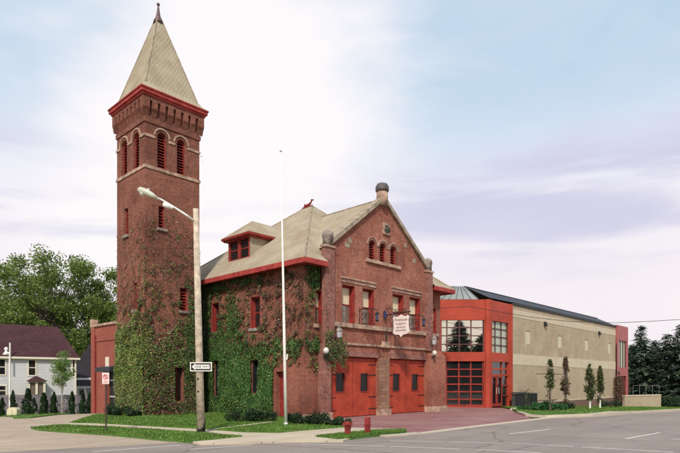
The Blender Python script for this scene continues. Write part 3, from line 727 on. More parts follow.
def iron_bracket(x, z, label):
    t = thing('iron_bracket', (x,YP,z), label, 'bracket', 'wrought iron lamp brackets on the gable front')
    s = MB(); r = .026; P = lambda o, h: Vector((x, YP-o, z+h))
    s.tube([P(0,-.45),P(0,.5)], r, 6); s.tube([P(0,.42),P(.5,.45),P(1.0,.38),P(1.28,.26)], r, 6); s.tube([P(0,-.4),P(.92,-.4)], r*.8, 6); s.tube([P(.9,-.42),P(.9,.42)], r, 6)
    for cy_, rr in ((.3,.24),(.62,.2)):
        s.tube([P(cy_+rr*math.cos(q*.5)*(1-q*.04), rr*math.sin(q*.5)*(1-q*.04)) for q in range(16)], .018, 5)
    s.tube([P(1.28,.26),P(1.28,.15)], .015, 5)
    s.build('scrollwork', M['iron'], t)
    c = P(1.28,-.1)
    MB().lathe([(.05,.27),(.13,.16),(.09,.13)], c, 8).lathe([(.07,-.24),(.12,-.2),(.12,-.17)], c, 8).build('lantern_cap', M['iron'], t)
    MB().lathe([(.08,-.18),(.1,.13)], c, 8).build('lantern_glass', plain('smoky_purple_glass', (.06,.05,.10), .15), t)
b1 = onY(359.5, 317, YP); iron_bracket(b1.x, b1.z, 'black scrolled iron bracket with lantern left of the hanging white sign')
b2 = onY(406.5, 322.5, YP); iron_bracket(b2.x, b2.z, 'black scrolled iron bracket with lantern right of the hanging white sign')
# hanging sign, perpendicular to the wall
ps = onY(386.5, 313, YP); sx = ps.x; zs_ = ps.z-.12
t = thing('hanging_sign', (sx,YP,zs_), 'white scroll edged sign hanging from a black iron arm above the garage doors', 'sign')
s = MB(); P = lambda o, h: Vector((sx, YP-o, zs_+h))
s.tube([P(0,.0),P(1.75,.06)], .035, 6); s.tube([P(0,.4),P(.5,.3),P(.9,.08)], .022, 6); s.tube([P(.1,.42),P(.35,.5),P(.2,.32)], .018, 5)
for q in (.75, 1.05, 1.35):
    s.tube([P(q+.14*math.cos(k*.6)*(1-k*.05), .16+.13*math.sin(k*.6)*(1-k*.05)) for k in range(12)], .018, 5)
s.tube([P(.62,.02),P(.62,-.12)], .012, 4); s.tube([P(1.6,.02),P(1.6,-.12)], .012, 4)
s.build('iron_arm', M['iron'], t)
ol = [(.5,-.22),(.62,-.12),(.72,-.2),(.9,-.14),(1.08,-.06),(1.26,-.14),(1.42,-.2),(1.55,-.12),(1.66,-.22),(1.60,-.4),(1.61,-.8),(1.68,-1.08),(1.5,-1.2),(1.25,-1.22),(1.08,-1.36),(.95,-1.22),(.66,-1.2),(.5,-1.1),(.56,-.8),(.55,-.4)]
s = MB(); s.prism([P(a,b)-Vector((.025,0,0)) for a,b in ol], (.05,0,0)); bd = s.build('sign_board', plain('sign_cream_white', (.80,.70,.64), .5, .05), t)
def text(body, size, loc, xd, yd, mat, name, parent, sx_=1.0, ext=.004):
    cu = bpy.data.curves.new(name, 'FONT'); cu.body = body; cu.size = size; cu.align_x = 'CENTER'; cu.align_y = 'CENTER'; cu.extrude = ext
    o = bpy.data.objects.new(name, cu); COL.objects.link(o)
    dg = bpy.context.evaluated_depsgraph_get(); me = bpy.data.meshes.new_from_object(o.evaluated_get(dg)); bpy.data.objects.remove(o)
    xd = Vector(xd).normalized(); yd = Vector(yd).normalized(); zd = xd.cross(yd)
    Mx = Matrix((xd*sx_, yd, zd)).transposed().to_4x4(); Mx.translation = Vector(loc) - ORG[parent.name]
    me.transform(Mx); me.materials.clear(); me.materials.append(mat)
    n = bpy.data.objects.new(name, me); COL.objects.link(n); n.parent = parent; return n
dkt = plain('sign_dark_red_lettering', (.16,.05,.05), .6)
for txt, hh, sz_ in (('YPSILANTI', -.38, .19), ('FIREHOUSE', -.62, .17), ('MUSEUM', -.84, .16), ('Open Daily', -1.04, .13)):
    pass
for txt, hh, sz_ in (('Firehouse', -.36, .23), ('MUSEUM &', -.60, .15), ('ANTIQUE', -.80, .15), ('FIRE ENGINES', -.98, .12)):
    text(txt, sz_, P(1.08,hh)-Vector((.03,0,0)), (0,-1,0), (0,0,1), dkt, 'lettering', bd)
# small blue lantern on the sign arm root, black rod lamp over plaque
q = onY(385.2, 314.5, YP-.15)
t = thing('small_lantern', q, 'small dark blue lantern at the wall end of the sign arm', 'lantern')
MB().lathe([(.05,-.26),(.1,-.22),(.1,.12),(.04,.22)], q, 8).build('lantern_body', plain('dark_blue_glass', (.025,.025,.09), .2), t)
MB().tube([q+Vector((0,.15,.15)), q+Vector((0,0,.24)), q+Vector((0,0,.18))], .02, 5).build('hook', M['iron'], t)
q = onY(385.2, 340, YP-.12); q2 = onY(385.2, 327.5, YP-.2)
t = thing('plaque_lamp', q, 'thin black spike lamp standing over the small stone plaque between the garage doors', 'lamp')
MB().tube([Vector((q.x,YP-.2,4.33)), Vector((q.x,YP-.2,4.75))], [.05,.05], 8).build('lamp_tube', M['iron'], t)
MB().tube([Vector((q.x,YP-.2,4.75)), Vector((q.x,YP-.2,5.1))], [.03,.008], 6).build('spike', M['iron'], t)

# ------------------------------------------------------------------ low brick wing left of the tower
WX, WY0, WY1, WH = 14.55, 31.93, 35.9, 5.45
wing = thing('brick_wing', (16.8,33.9,0), 'low flat roofed red brick wing left of the tower with dark canopied door', 'building')
fW = frame((WX,0,0), (0,1,0), (1,0,0))
wy = lambda px: onX(px, 380, WX).y
dh = (WY0+.05, wy(106.5), .05, onX(110,371,WX).z)
w = MB().wall(fW, rect(WY0,WY1,-.4,WH), [rect(*dh)], .3)
w.wall(frame((0,WY1,0),(1,0,0),(0,-1,0)), rect(WX,20,-.4,WH), [], 0); w.face([(WX,WY0,WH-.3),(20,WY0,WH-.3),(20,WY1,WH-.3),(WX,WY1,WH-.3)])
w.build('wall', M['brick_wing'], wing)
MB().fbox(fW, WY0, WY1+.08, WH, WH+.14, -.1, .3).box((WX-.1,WY1-.22,WH+.14),(WX+.3,WY1+.08,WH+.5)).build('coping', M['stone'], wing)
MB().fbox(fW, WY0, WY1-.5, 4.5, 4.62, -.05, 0).fbox(fW, WY1-.5, WY1-.02, -.2, WH-.02, -.08, 0).build('brick_trim', M['brick_wing'], wing)
MB().tube([fW(WY1-.62,0,-.07), fW(WY1-.62,4.9,-.07)], .05, 6).build('downpipe', M['redtrim'], wing)
a = dh[1]
MB().hexa([fW(WY0,dh[3]-.05,-.6),fW(a+.25,dh[3]-.05,-.6),fW(a+.25,dh[3]-.05,0),fW(WY0,dh[3]-.05,0),fW(WY0,dh[3]+.2,-.6),fW(a+.25,dh[3]+.2,-.6),fW(a+.25,dh[3]+.3,0),fW(WY0,dh[3]+.3,0)]).build('canopy', M['black_roof'], wing)
sc = (WY0+a)/2
dd = MB().fbox(fW, dh[0], dh[1], dh[2], dh[3], .2, .26).build('door', M['iron'], wing)
s = MB()
for z0 in (1.0, 2.0): s.fbox(fW, dh[0], dh[1]-.1, z0, z0+.09, .15, .19)
s.fbox(fW, sc-.04, sc+.04, .05, dh[3]-.1, .155, .195); s.build('door_bars', M['galv'], dd)
py_ = wy(107.6)
pl = MB().fbox(fW, py_-.22, py_+.22, onX(107,368,WX).z, onX(107,357,WX).z, -.05, 0).build('wall_plaque', M['trim_cream'], wing)

# ------------------------------------------------------------------ red entrance block (modern)
HB = 8.26
eb = thing('entrance_block', (37,25,0), 'modern bright red entrance block with big gridded windows and grey metal roof', 'building')
cA, cB = Vector((31.7,27.55,0)), Vector((38.3,20.65,0)); du = (cB-cA).normalized(); LN = (cB-cA).length
dn = Vector((-du.y, du.x, 0)); fA = frame(cA, du, dn)
aP = lambda px: (onP(px, 380, cA, dn)-cA).dot(du)
zA = lambda py: onP(465, py, cA, dn).z
fE = frame((0,20.65,0), (1,0,0), (0,1,0)); XE = 42.2
eX = lambda px: onY(px, 380, 20.65).x
eZ = lambda py: onY(500, py, 20.65).z
uw = (aP(441), aP(484.2), zA(352), zA(320)); gd = (aP(441.5), aP(484.2), .06, zA(361.3))
ew = (eX(491.6), eX(508.6), uw[2], uw[3]); ed = (eX(492), eX(509.3), -.1, zA(361.3))
MB().wall(fA, rect(0,LN,-.4,HB), [rect(*uw), rect(*gd)], .2).wall(fE, rect(38.3,XE,-.4,HB), [rect(*ew), rect(*ed)], .2).box((XE-.02,20.66,-.4),(XE,28,HB)).build('wall', M['modred'], eb)
s = MB(); s.fbox(fA, uw[0]-.02, LN, 3.52, 3.6, -.03, 0).fbox(fA, aP(485.3), LN+.05, -.3, HB, -.12, 0).fbox(fE, 38.3, 38.62, -.3, HB, -.12, 0).fbox(fE, XE-.3, XE, -.4, HB, -.06, 0)
s.build('corner_columns', M['modred'], eb)
def grid(fr, q, vs, hs, o, wbar, mat, name, glassm, parent):
    a0, a1, z0, z1 = q; s = MB()
    for v in vs: s.fbox(fr, v-wbar/2, v+wbar/2, z0, z1, o, o+.06)
    for h in hs: s.fbox(fr, a0, a1, h-wbar/2, h+wbar/2, o+.006, o+.056)
    for v in (a0+wbar/2, a1-wbar/2): s.fbox(fr, v-wbar/2, v+wbar/2, z0, z1, o-.01, o+.064)
    f = s.build(name, mat, parent); MB().fbox(fr, a0, a1, z0, z1, o+.07, o+.09).build('glazing', glassm, f); return f
mull = plain('dark_maroon_mullion', (.10,.03,.03), .5)
grid(fA, uw, [aP(x) for x in (447.3,459.7,471.5)], [zA(y) for y in (327.4,335.6,344.1)], .1, .07, mull, 'upper_window', M['glass_mirror'], eb)
grid(fE, ew, [eX(x) for x in (496.6,502.6)], [zA(y) for y in (327.4,335.6,344.1)], .1, .07, mull, 'upper_window', M['glass_green'], eb)
grid(fA, gd, [aP(x) for x in (446.6,459.2,471.1)], [zA(y) for y in (369.2,376.5,384.2,391.7,399.3,405.4)], .12, .11, M['redtrim'], 'glazed_garage_door', M['glass'], eb)
ent = grid(fE, ed, [eX(503.4)], [zA(374.8), zA(368.5)], .12, .12, M['modred'], 'entrance_door', M['glass'], eb)
s = MB()
x0, x1, x2 = ed[0]+.05, eX(497.7), eX(503.2); zt_ = zA(375.5)
for a, b in ((x0,x1),(x1,x2)): s.fbox(fE, a+.02, a+.16, 0, zt_, .07, .115).fbox(fE, b-.16, b-.02, 0, zt_, .07, .115).fbox(fE, a+.16, b-.16, 0, .25, .07, .115).fbox(fE, a+.16, b-.16, zt_-.16, zt_, .07, .115)
for z0 in (.8,1.6,2.4): s.fbox(fE, x2+.1, ed[1], z0, z0+.08, .07, .115)
s.build('door_leaves', M['redtrim'], ent)
MB().tube([fE(x1-.2,1.0,.0), fE(x1-.2,1.5,.0)], .03, 6).tube([fE(x1+.2,1.0,.0), fE(x1+.2,1.5,.0)], .03, 6).build('door_handles', M['galv'], ent)
# metal hip roof
R0 = onP(464, 287, Wc(0,43.45), Vector((UY,UX,0))); Rl = onP(436, 287.4, Wc(0,43.45), Vector((UY,UX,0)))
RZ = 9.5; R0.z = RZ; Rl.z = RZ
ea, ebp = fA(-.3,HB+.02,.1), fA(LN-.8,HB+.02,.05)
rf = MB(); rf.face([ea, ebp, R0, Rl]); rfo = rf.build('metal_roof', M['seam_roof'], eb)
s = MB(); nn = 16
for i in range(nn+1):
    k = i/nn; a = ea.lerp(ebp, k); b = Rl.lerp(R0, k); s.tube([a+Z*.03, b+Z*.03], .035, 4)
s.build('standing_seams', plain('dark_seam_metal', (.12,.125,.12), .5), rfo)
# ------------------------------------------------------------------ tan hall
hall = thing('exhibition_hall', (56,24,-.6), 'long tan block hall with cream bands, small slot windows and black roof', 'building')
HX = onY(615.5, 380, 20.65).x; HZ = 8.42; fH = frame((0,20.65,0), (1,0,0), (0,1,0))
slots = []
for a, b, t0, t1 in ((525.5,529.2,332,344.3),(558,561.5,335.6,347.4),(585,588.2,339,350.3),(608,610.5,342,352.6)):
    slots.append((onY(a,380,20.65).x, onY(b,380,20.65).x, onY(a,t1,20.65).z, onY(a,t0,20.65).z))
sz0 = sum(s_[2] for s_ in slots)/4; sz1 = sum(s_[3] for s_ in slots)/4
slots = [(a, a+.95, sz0, sz1) for a, b, _, _ in slots]
w = MB().wall(fH, rect(XE,HX,-2.2,HZ), [rect(*q_) for q_ in slots], .06)
w.box((HX-.05,20.66,-2.2),(HX,40,HZ)).box((XE+.1,40,-2.2),(HX,40.05,HZ))
w.build('wall', M['hall'], hall)
for q_ in slots: MB().fbox(fH, q_[0], q_[1], q_[2], q_[3], .05, .07).build('slot_window', M['slot'], hall)
MB().fbox(fH, XE+.01, HX, 7.28, 7.9, -.02, 0).build('cream_band', M['hall_band'], hall)
MB().fbox(fH, XE+.01, HX, 3.35, 4.22, -.02, 0).build('cream_band', M['hall_band'], hall)
MB().fbox(fH, XE+3.2, HX, -2.2, .1, -.03, 0).build('plinth', M['plinth'], hall)
MB().fbox(fH, XE+3.2, HX, .1, .2, -.05, 0).build('plinth_cap', M['hall_band'], hall)
MB().fbox(fH, XE+4.5, XE+11, 2.62, 2.68, -.015, 0).fbox(fH, XE+4.5, XE+9, -.6+.8, -.6+.9, -.06, 0).build('control_joint', M['plinth'], hall)
Rr = Vector((onY(601,318,28).x, 0, 0)); 
ex0 = onY(480, 298, 20.7)
s = MB()
A0 = Vector((XE-.6,20.62,HZ+.01)); A1 = Vector((HX+.4,20.62,HZ+.01)); RY = 22.8; R1 = Vector((68.6,RY,9.5))
s.face([R0 + (R0-Rl).normalized()*0, A0+Vector((-3.1,.1,0)), A0, A1, R1]); s.face([A1, Vector((HX+.4,38,HZ)), Vector((68.6,36,9.5)), R1]); s.face([Rl, R0, R1, Vector((68.6,36,9.5)), Vector((36,36,9.5))])
s.build('black_roof', M['black_roof'], hall)
MB().box((XE+.02,20.56,HZ-.16),(HX+.4,20.64,HZ+.04)).tube([R0, R1], .07, 6).build('roof_edge', M['black_roof'], hall)
for px, py in ((544.6,323.5),(598.7,332.7)):
    q_ = onY(px, py, 20.65)
    t = thing('wall_light', q_, 'small dark wall light high on the tan hall, ' + ('nearer the red entrance block' if px < 560 else 'nearer the far red end bay'), 'wall light', 'dark lights high on the tan hall')
    MB().prism([q_+Vector((-.16,0,.2)), q_+Vector((-.16,0,-.25)), q_+Vector((-.16,-.25,-.25)), q_+Vector((-.16,-.15,.1))], (.32,0,0)).build('housing', M['iron'], t)
# far red end bay
EB1 = onY(626.8, 380, 20.65).x
bay = thing('red_end_bay', ((HX+EB1)/2,23,-1.2), 'far red end bay of the tan hall with tall window and glazed doorway', 'building')
ux = lambda px: onY(px, 380, 20.6).x
fG = frame((0,20.5,0), (1,0,0), (0,1,0))
q1 = (ux(618), ux(625.6), 3.6, 6.8); q2 = (ux(618), ux(625.6), -1.1, 2.6)
MB().wall(fG, rect(HX+.01,EB1,-2.4,8.55), [rect(*q1), rect(*q2)], .2).box((EB1-.02,20.51,-2.4),(EB1,30,8.55)).box((HX+.01,20.51,7),(HX+.03,24,8.55)).build('wall', plain('faded_red_panel', (.36,.085,.08), .5, .1, .7), bay)
grid(fG, q1, [q1[0]+(q1[1]-q1[0])*k/3 for k in (1,2)], [], .1, .1, mull, 'upper_window', M['glass_green'], bay)
grid(fG, q2, [q2[0]+(q2[1]-q2[0])*k/3 for k in (1,2)], [1.6], .1, .12, M['redtrim'], 'entrance_door', M['glass'], bay)

# ------------------------------------------------------------------ ivy
def mpx(px, py, cx, cy, rx_, ry_):
    return math.exp(-((px-cx)/rx_)**2 - ((py-cy)/ry_)**2)
def sm(a, b, x):
    t = min(max((x-a)/(b-a), 0), 1); return t*t*(3-2*t)
def ivy(label, faces, n, dens, size=(.055,.11)):
    """faces: list of (frame, a0, a1, z0, z1, holes). dens(px, py, face_index, noise) -> (density, weights green/yellow/brown)"""
    mb = MB(); tot = sum((f_[2]-f_[1])*(f_[4]-f_[3]) for f_ in faces)
    for fi, (fr, a0, a1, z0, z1, holes) in enumerate(faces):
        out_ = fr(0,0,-1)-fr(0,0,0); al = fr(1,0,0)-fr(0,0,0)
        cnt = int(n*(a1-a0)*(z1-z0)/tot)
        for _ in range(cnt):
            a = random.uniform(a0, a1); z = random.uniform(z0, z1)
            if any(h[0]-.02 < a < h[1]+.02 and h[2]-.02 < z < h[3]+.04 for h in holes): continue
            P_ = fr(a, z, 0); px, py = proj(P_)
            nz = noise.fractal(P_*1.1, 1.0, 2.0, 4); d_, wts = dens(px, py, fi, nz)
            nn = noise.noise(P_*2.3)*.8 + noise.noise(P_*5.5+Vector((7,3,1)))*.45
            cl_ = d_*.18 + min(.95, d_*2.6)*sm(.02, .28, nn)
            k_ = sm(.22, .55, d_); d_ = cl_*(1-k_) + d_*k_
            if random.random() > d_: continue
            lump = .5+.5*noise.noise(P_*1.7+Vector((5,1,9)))
            off = random.uniform(.02, .10) + .16*lump*min(1, d_*1.2)
            q = P_ + out_*off; sz_ = random.uniform(*size)
            nrm = (out_ + Vector((random.gauss(0,.4), random.gauss(0,.4), random.gauss(.35,.35)))).normalized()
            dn_ = (-Z + al*random.gauss(0,.5)); dn_ = (dn_ - nrm*dn_.dot(nrm)).normalized(); sd_ = nrm.cross(dn_)
            r_ = random.random()*sum(wts); mi = 0 if r_ < wts[0] else (1 if r_ < wts[0]+wts[1] else 2)
            mb.face([q - dn_*sz_*.4, q + sd_*sz_*.5 - dn_*.1*sz_ , q + dn_*sz_*.6, q - sd_*sz_*.5 - dn_*.1*sz_], mi)
    o = mb.build('climbing_ivy', [M['ivy_green'], M['ivy_yellow'], M['ivy_brown']])
    return tag(o, label, 'ivy')
def tower_d(px, py, fi, nz):
    if fi == 1:   # left face: yellow green below, thinning upwards
        base = sm(300+nz*40, 352+nz*30, py)*.95 + .12*sm(260, 330, py) + .03*sm(205+nz*25, 250, py)
        base *= sm(112, 118, px) if py < 320 else 1
        fr_ = sm(140, 122, px)*sm(345,300,py); base *= 1-.6*fr_
        br = sm(345, 290, py)
        low_ = sm(385, 412, py)
        return min(base, 1), (.18+.35*low_, .9*(1-br*.5), .10+.8*br+.45*sm(370,400,py))
    base = .03*sm(205, 250, py)+.07*sm(245+nz*40, 320, py)+.72*sm(318+nz*40, 368, py)
    rt = sm(172, 194, px); base += .5*rt*sm(262+nz*40, 312, py)
    edge = sm(156, 145, px)*sm(225,330,py); base += .3*edge
    base = min(base, 1)*(.8 + .9*nz + .1)
    br = sm(370, 300, py)
    return min(max(base, 0), .95), (.55+rt*.9, .3+edge*.8+.15*sm(340,380,py), .5+.5*br+1.3*sm(358,395,py))
tf = [(fF, -.12, TW, 0, 14, [bot, mid[0], low[0]]), (fS, -.12, TW, 0, 14, [mid[1], low[1]])]
ivy('ivy climbing the brick tower, thick yellow green on the left face and thinning upwards', tf, 95000, tower_d)
BL = [  # green masses on the side wall, read from the photo: cx, cy, rx, ry, weight
 (220,376,26,48,1.3),(245,388,26,38,1.3),(267,391,14,30,1.2),(204,345,12,60,.9),(233,325,8,32,.7),(208,288,20,6,.9),(240,281,24,4,.6),(268,354,18,12,.6),(255,410,30,14,.8),(275,365,6,10,.5)]
def side_d(px, py, fi, nz):
    if fi == 0:
        g_ = max(b_[4]*mpx(px, py, *b_[:4]) for b_ in BL)*(1+nz*.7)
        if px > 274 and py > 366: g_ *= .0
        if px > 274: g_ = max(g_, .55*mpx(px, py, 292, 347, 26, 8)*(1+nz*2))
        br = .12*(1+nz*2.4)*sm(362, 340, py)
        t_ = max(g_, br) 
        return min(max(t_, 0), .95), (max(g_,0)*1.3, .16*max(g_,0), max(br,0)*1.5+.04)
    g_ = max(1.2*mpx(px, py, 322, 279, 12, 17), .8*mpx(px, py, 314, 267, 12, 7), .5*mpx(px, py, 325, 351, 14, 12)*(1+nz), .6*mpx(px, py, 312, 347, 16, 9)*(1+nz*2))
    br = .10*(1+nz*2)*sm(378, 360, py)
    return min(max(max(g_, br), 0), .9), (max(g_,0)*1.3, .1, max(br,0)*1.3+.03)
sfaces = [(fSd, Y0, 30.6, 0, 7.95, sw+sl+[sd]), (fFr, X0, 20.0, 0, 7.95, [(wl[0],20.4,wl[2],wl[3])]), ]
ivy('green and brown ivy spreading over the firehouse side wall up to the gutter', sfaces, 130000, side_d)
# ivy wandering over the left pilaster and first bit of the gable front
def pil_d(px, py, fi, nz):
    g_ = max(1.0*mpx(px, py, 333, 351, 15, 10), .35*mpx(px, py, 326, 340, 9, 14), .5*mpx(px, py, 337, 345, 8, 7), .25*mpx(px,py,322,300,3,40))
    return g_*(1+nz*.8), (1.2, .15, .9)
ivy('small spray of ivy around the left pilaster and its lantern', [(frame((0,20.04,0),(1,0,0),(0,1,0)), 19.9, 21.6, 2.2, 6.8, [])], 8000, pil_d)
# vine stems
def vines(label, specs):
    mb = MB()
    for fr, a0, a1, z0, z1, n, L, holes in specs:
        out_ = fr(0,0,-1)-fr(0,0,0)
        for _ in range(n):
            a = random.uniform(a0, a1); z = random.uniform(z0, z1); th = random.uniform(.5, 2.6); pts = []; th0 = th
            for k in range(int(L*random.uniform(.4, 1.2))):
                if any(h[0]-.05 < a < h[1]+.05 and h[2]-.05 < z < h[3]+.05 for h in holes) or not (a0-.1 < a < a1+.1) or z > z1+.2: break
                pts.append(fr(a, z, -.01-.015*random.random()))
                th += random.gauss(0, .35); th = th*.9+th0*.1
                a += math.cos(th)*.12; z += math.sin(th)*.12
            if len(pts) > 3: mb.tube(pts, [random.uniform(.004,.011)]*len(pts), 3, False)
    o = mb.build('vine_stems', M['vine']); return tag(o, label, 'vine')
vines('bare brown vine stems over the firehouse side wall and its front corner', [(fSd, Y0, 26.5, 3.2, 7.6, 330, 16, sw+sl+[sd]), (fFr, X0, 19.95, 2.9, 7.5, 130, 12, [(wl[0],20.4,wl[2],wl[3])]), (fSd, 25, 30, 0, 7.6, 100, 16, sw+sl)])
vines('fine brown vine stems on the faces of the brick tower', [(fF, 0, TW, 1, 10.5, 200, 15, [bot, mid[0], low[0]]), (fS, 0, TW, 1, 10.5, 160, 15, [mid[1], low[1]])])

# ------------------------------------------------------------------ vegetation
def leaf_cloud(mb, c, rad, n, sz, flat=1.0, mi=0, droop=0):
    for _ in range(n):
        d_ = Vector((random.gauss(0,1), random.gauss(0,1), random.gauss(0,1)*flat)); 
        d_ = d_.normalized()*rad*(random.random()**.45); d_.z *= flat
        q = c + d_; s_ = sz*random.uniform(.6, 1.3)
        nr = (d_.normalized()*.5 + Vector((random.gauss(0,.6), random.gauss(0,.6), random.gauss(.3,.6)))).normalized()
        u = nr.orthogonal().normalized(); v = nr.cross(u); a = random.uniform(0, 6.28)
        u, v = u*math.cos(a)+v*math.sin(a), v*math.cos(a)-u*math.sin(a)
        mb.face([q-u*s_*.5, q+v*s_*.3, q+u*s_*.5, q-v*s_*.3], mi)
def shrub(P, rx_, h, n, mat, label, group=None, name='shrub', sz=.09):
    t = thing(name, P, label, 'shrub', group); P = Vector(P); mb = MB()
    for _ in range(max(4, int(n/160))):
        a = random.uniform(0, 6.28); rr = random.random()**.5*rx_
        leaf_cloud(mb, P+Vector((math.cos(a)*rr, math.sin(a)*rr, h*random.uniform(.3,.75))), h*.42, 160, sz)
    mb.build('foliage', mat, t)
    s = MB()
    for _ in range(6):
        a = random.uniform(0, 6.28); s.tube([P, P+Vector((math.cos(a)*rx_*.6, math.sin(a)*rx_*.6, h*.7))], [.02,.008], 4)
    s.build('stems', M['bark'], t); return t
def tree(P, H, crown_c, crown_r, nl, leaves, sz, mat, bark, label, group=None, name='tree', tr=.25, clump=1.1, flat=.8, holes=.0, trunk_top=None, cat='tree'):
    t = thing(name, P, label, cat, group); P = Vector(P); tb = MB(); cb = MB()
    cc = P + Vector(crown_c); top = trunk_top or crown_c[2]
    tb.tube([P - Z*.1, P+Vector((random.gauss(0,.05)*H*.1, 0, top*.4)), P+Vector((crown_c[0]*.6, crown_c[1]*.6, top*.8)), P+Vector((crown_c[0], crown_c[1], top*1.15))], [tr*1.2, tr, tr*.75, tr*.3], 8)
    for _ in range(nl):
        d_ = Vector((random.gauss(0,1), random.gauss(0,1), random.gauss(.15,1))).normalized(); k = random.random()**.4
        c = cc + Vector((d_.x*crown_r[0], d_.y*crown_r[1], d_.z*crown_r[2]))*k
        if noise.noise(c*.35) < holes: continue
        st = P + Vector((crown_c[0]*.5, crown_c[1]*.5, top*random.uniform(.45, .95)))
        m_ = st.lerp(c, .5) + Vector((random.gauss(0,.3), random.gauss(0,.3), .3))*clump*.5
        tb.tube([st, m_, c], [tr*.32, tr*.16, tr*.05], 5, False)
        leaf_cloud(cb, c, clump*random.uniform(.7, 1.3), leaves, sz, flat)
        for _ in range(2):
            c2 = c + Vector((random.gauss(0,1), random.gauss(0,1), random.gauss(0,.7)))*clump*.35
            tb.tube([c, c2], [tr*.06, tr*.03], 4, False)
    tb.build('trunk', bark, t); cb.build('crown', mat, t); return t
def conifer(P, H, Rb, n, mat, label, group=None, sz=.4, z0=.08):
    t = thing('conifer', P, label, 'tree', group); P = Vector(P); tb = MB(); cb = MB()
    tb.tube([P-Z*.2, P+Z*H*.97], [H*.018, .03], 7)
    for i in range(n):
        k = z0 + (1-z0)*random.random()**1.1; z = H*k; L = Rb*(1-k)**.8*random.uniform(.55, 1.12)+.12; a = random.uniform(0, 6.28)
        d_ = Vector((math.cos(a), math.sin(a), 0)); tip = P + Z*z + d_*L + Z*(-.12*L + .1)
        tb.tube([P+Z*z, tip], [.03, .01], 3, False)
        m_ = max(3, int(L/sz*4))
        for j in range(m_):
            q = (P+Z*z).lerp(tip, random.uniform(.15, 1.02)) + Vector((random.gauss(0,.12*sz*2), random.gauss(0,.12*sz*2), random.gauss(-.05,.1)))
            w_ = Vector((-d_.y, d_.x, 0))*random.choice((-1,1)) ; e_ = (d_*random.uniform(.4,1) + w_*random.uniform(.2,1) - Z*random.uniform(0,.5)).normalized()*sz*random.uniform(.6,1.4)
            p_ = e_.cross(Z + Vector((random.gauss(0,.4),random.gauss(0,.4),0))).normalized()*sz*.22
            cb.face([q-p_, q+p_, q+e_+p_*.3, q+e_-p_*.3])
    tb.build('trunk', M['bark'], t); cb.build('crown', mat, t); return t
def at_ground(px, d):
    p = Wc((px-CX)/F*d, d); p.z = G(p.x, p.y); return p

# big deciduous trees behind the white house
BT = [(52,78,20,(0,0,14.2),(8.2,8.2,7.6),150,'tallest leafy tree in the middle of the group behind the white house'),
      (10,84,19,(0,0,13.2),(7.6,7.6,7.6),120,'leafy tree at the left edge behind the white house roof'),
      (97,80,18,(0,0,12.4),(6.3,6.3,7.6),110,'leafy tree close behind the low brick wing'),
      (125,92,16,(0,0,10.5),(6.5,6.5,7),50,'leafy tree mostly hidden behind the brick tower'),
      (74,86,10,(0,0,7),(5,5,4.5),50,'lower leafy tree between the white house and the brick wing'),
      (-30,90,17,(0,0,11),(7,7,7),50,'leafy tree just beyond the left edge')]
for px, d_, H, cc, cr, nl, lab in BT:
    tree(at_ground(px, d_), H, cc, cr, int(nl*1.1), 190, .36, M['leaf_bright'], M['bark'], lab, 'leafy trees behind the white house', 'leafy_tree', .3, 1.45, .85, -.16)
# young tree with stakes in front of the house
yt = gnd(62, 412.0); yt = at_ground(62, 48)
tree(yt, 5, (0,0,3.9), (.85,.85,1.5), 34, 110, .13, M['leaf_young'], M['bark_pale'], 'small young tree with pale stakes before the white house', None, 'young_tree', .06, .42, .9, -.5, trunk_top=3.4)
t = thing('tree_stakes', yt, 'pale wooden stakes braced around the small young tree', 'stakes')
for dx in (-.75, .75):
    q = yt + Vector((UX*dx, -UY*dx, 0)); MB().tube([q, q+Vector((0,0,.7)), yt+Z*1.35+Vector((UX*dx*.3,-UY*dx*.3,0))], .035, 5).build('stake', M['bark_pale'], t)
# arborvitae along the fence
abs_ = []
for i, (px, h) in enumerate(((13,2.2),(28,2.3),(34,1.5),(44,1.9),(54,1.9),(72,1.9),(83,1.8),(2,1.6),(90,1.7))):
    p = at_ground(px, 47.6 + .25*math.sin(i*3))
    if i < 4:
        t = thing('arborvitae', p, '', 'shrub', 'dark narrow evergreens along the board fence'); mb = MB()
        for k in range(1500):
            zz = random.random(); a = random.uniform(0,6.28); rr = (.36*min(1,(1-zz)*1.6)**.7*random.uniform(.5,1.1)+.03)*(.8+.9*noise.noise(Vector((math.cos(a)+i*7, math.sin(a), zz*3.5))))
            if noise.noise(Vector((a*1.3+i*3, zz*4, 2.5))) < -.22: continue
            q = p + Vector((math.cos(a)*rr, math.sin(a)*rr, zz*2.2)); u = Vector((math.cos(a)*.3, math.sin(a)*.3, 1)).normalized()*.12; v = Vector((-math.sin(a), math.cos(a), 0))*.05
            mb.face([q-v, q+v, q+u+v*.3, q+u-v*.3])
        mb.build('foliage', M['leaf_shrub'], t); MB().tube([p, p+Z*1.6], .04, 5).build('stem', M['bark'], t); abs_.append(t)
    else:
        t = copy_tree(abs_[i % 4]); t.location = p; t.rotation_euler.z = i*1.3
    t.scale = ((.8,1.35,.9,1.2,1.0,.85,1.1,.9,1.2)[i],(1.1,1.2,.8,1.3,.9,1.1,1.0,.9,1.1)[i],h/2.2)
    t['label'] = ('dark narrow evergreen before the fence, ' + ('beside the cream cabinet', 'tallest, left of the bay window', 'low one just right of the tallest', 'under the right half of the bay window', 'left of the staked young tree', 'right of the staked young tree', 'below the white porch', 'at the left edge of the photo', 'nearest the red brick wing')[i])
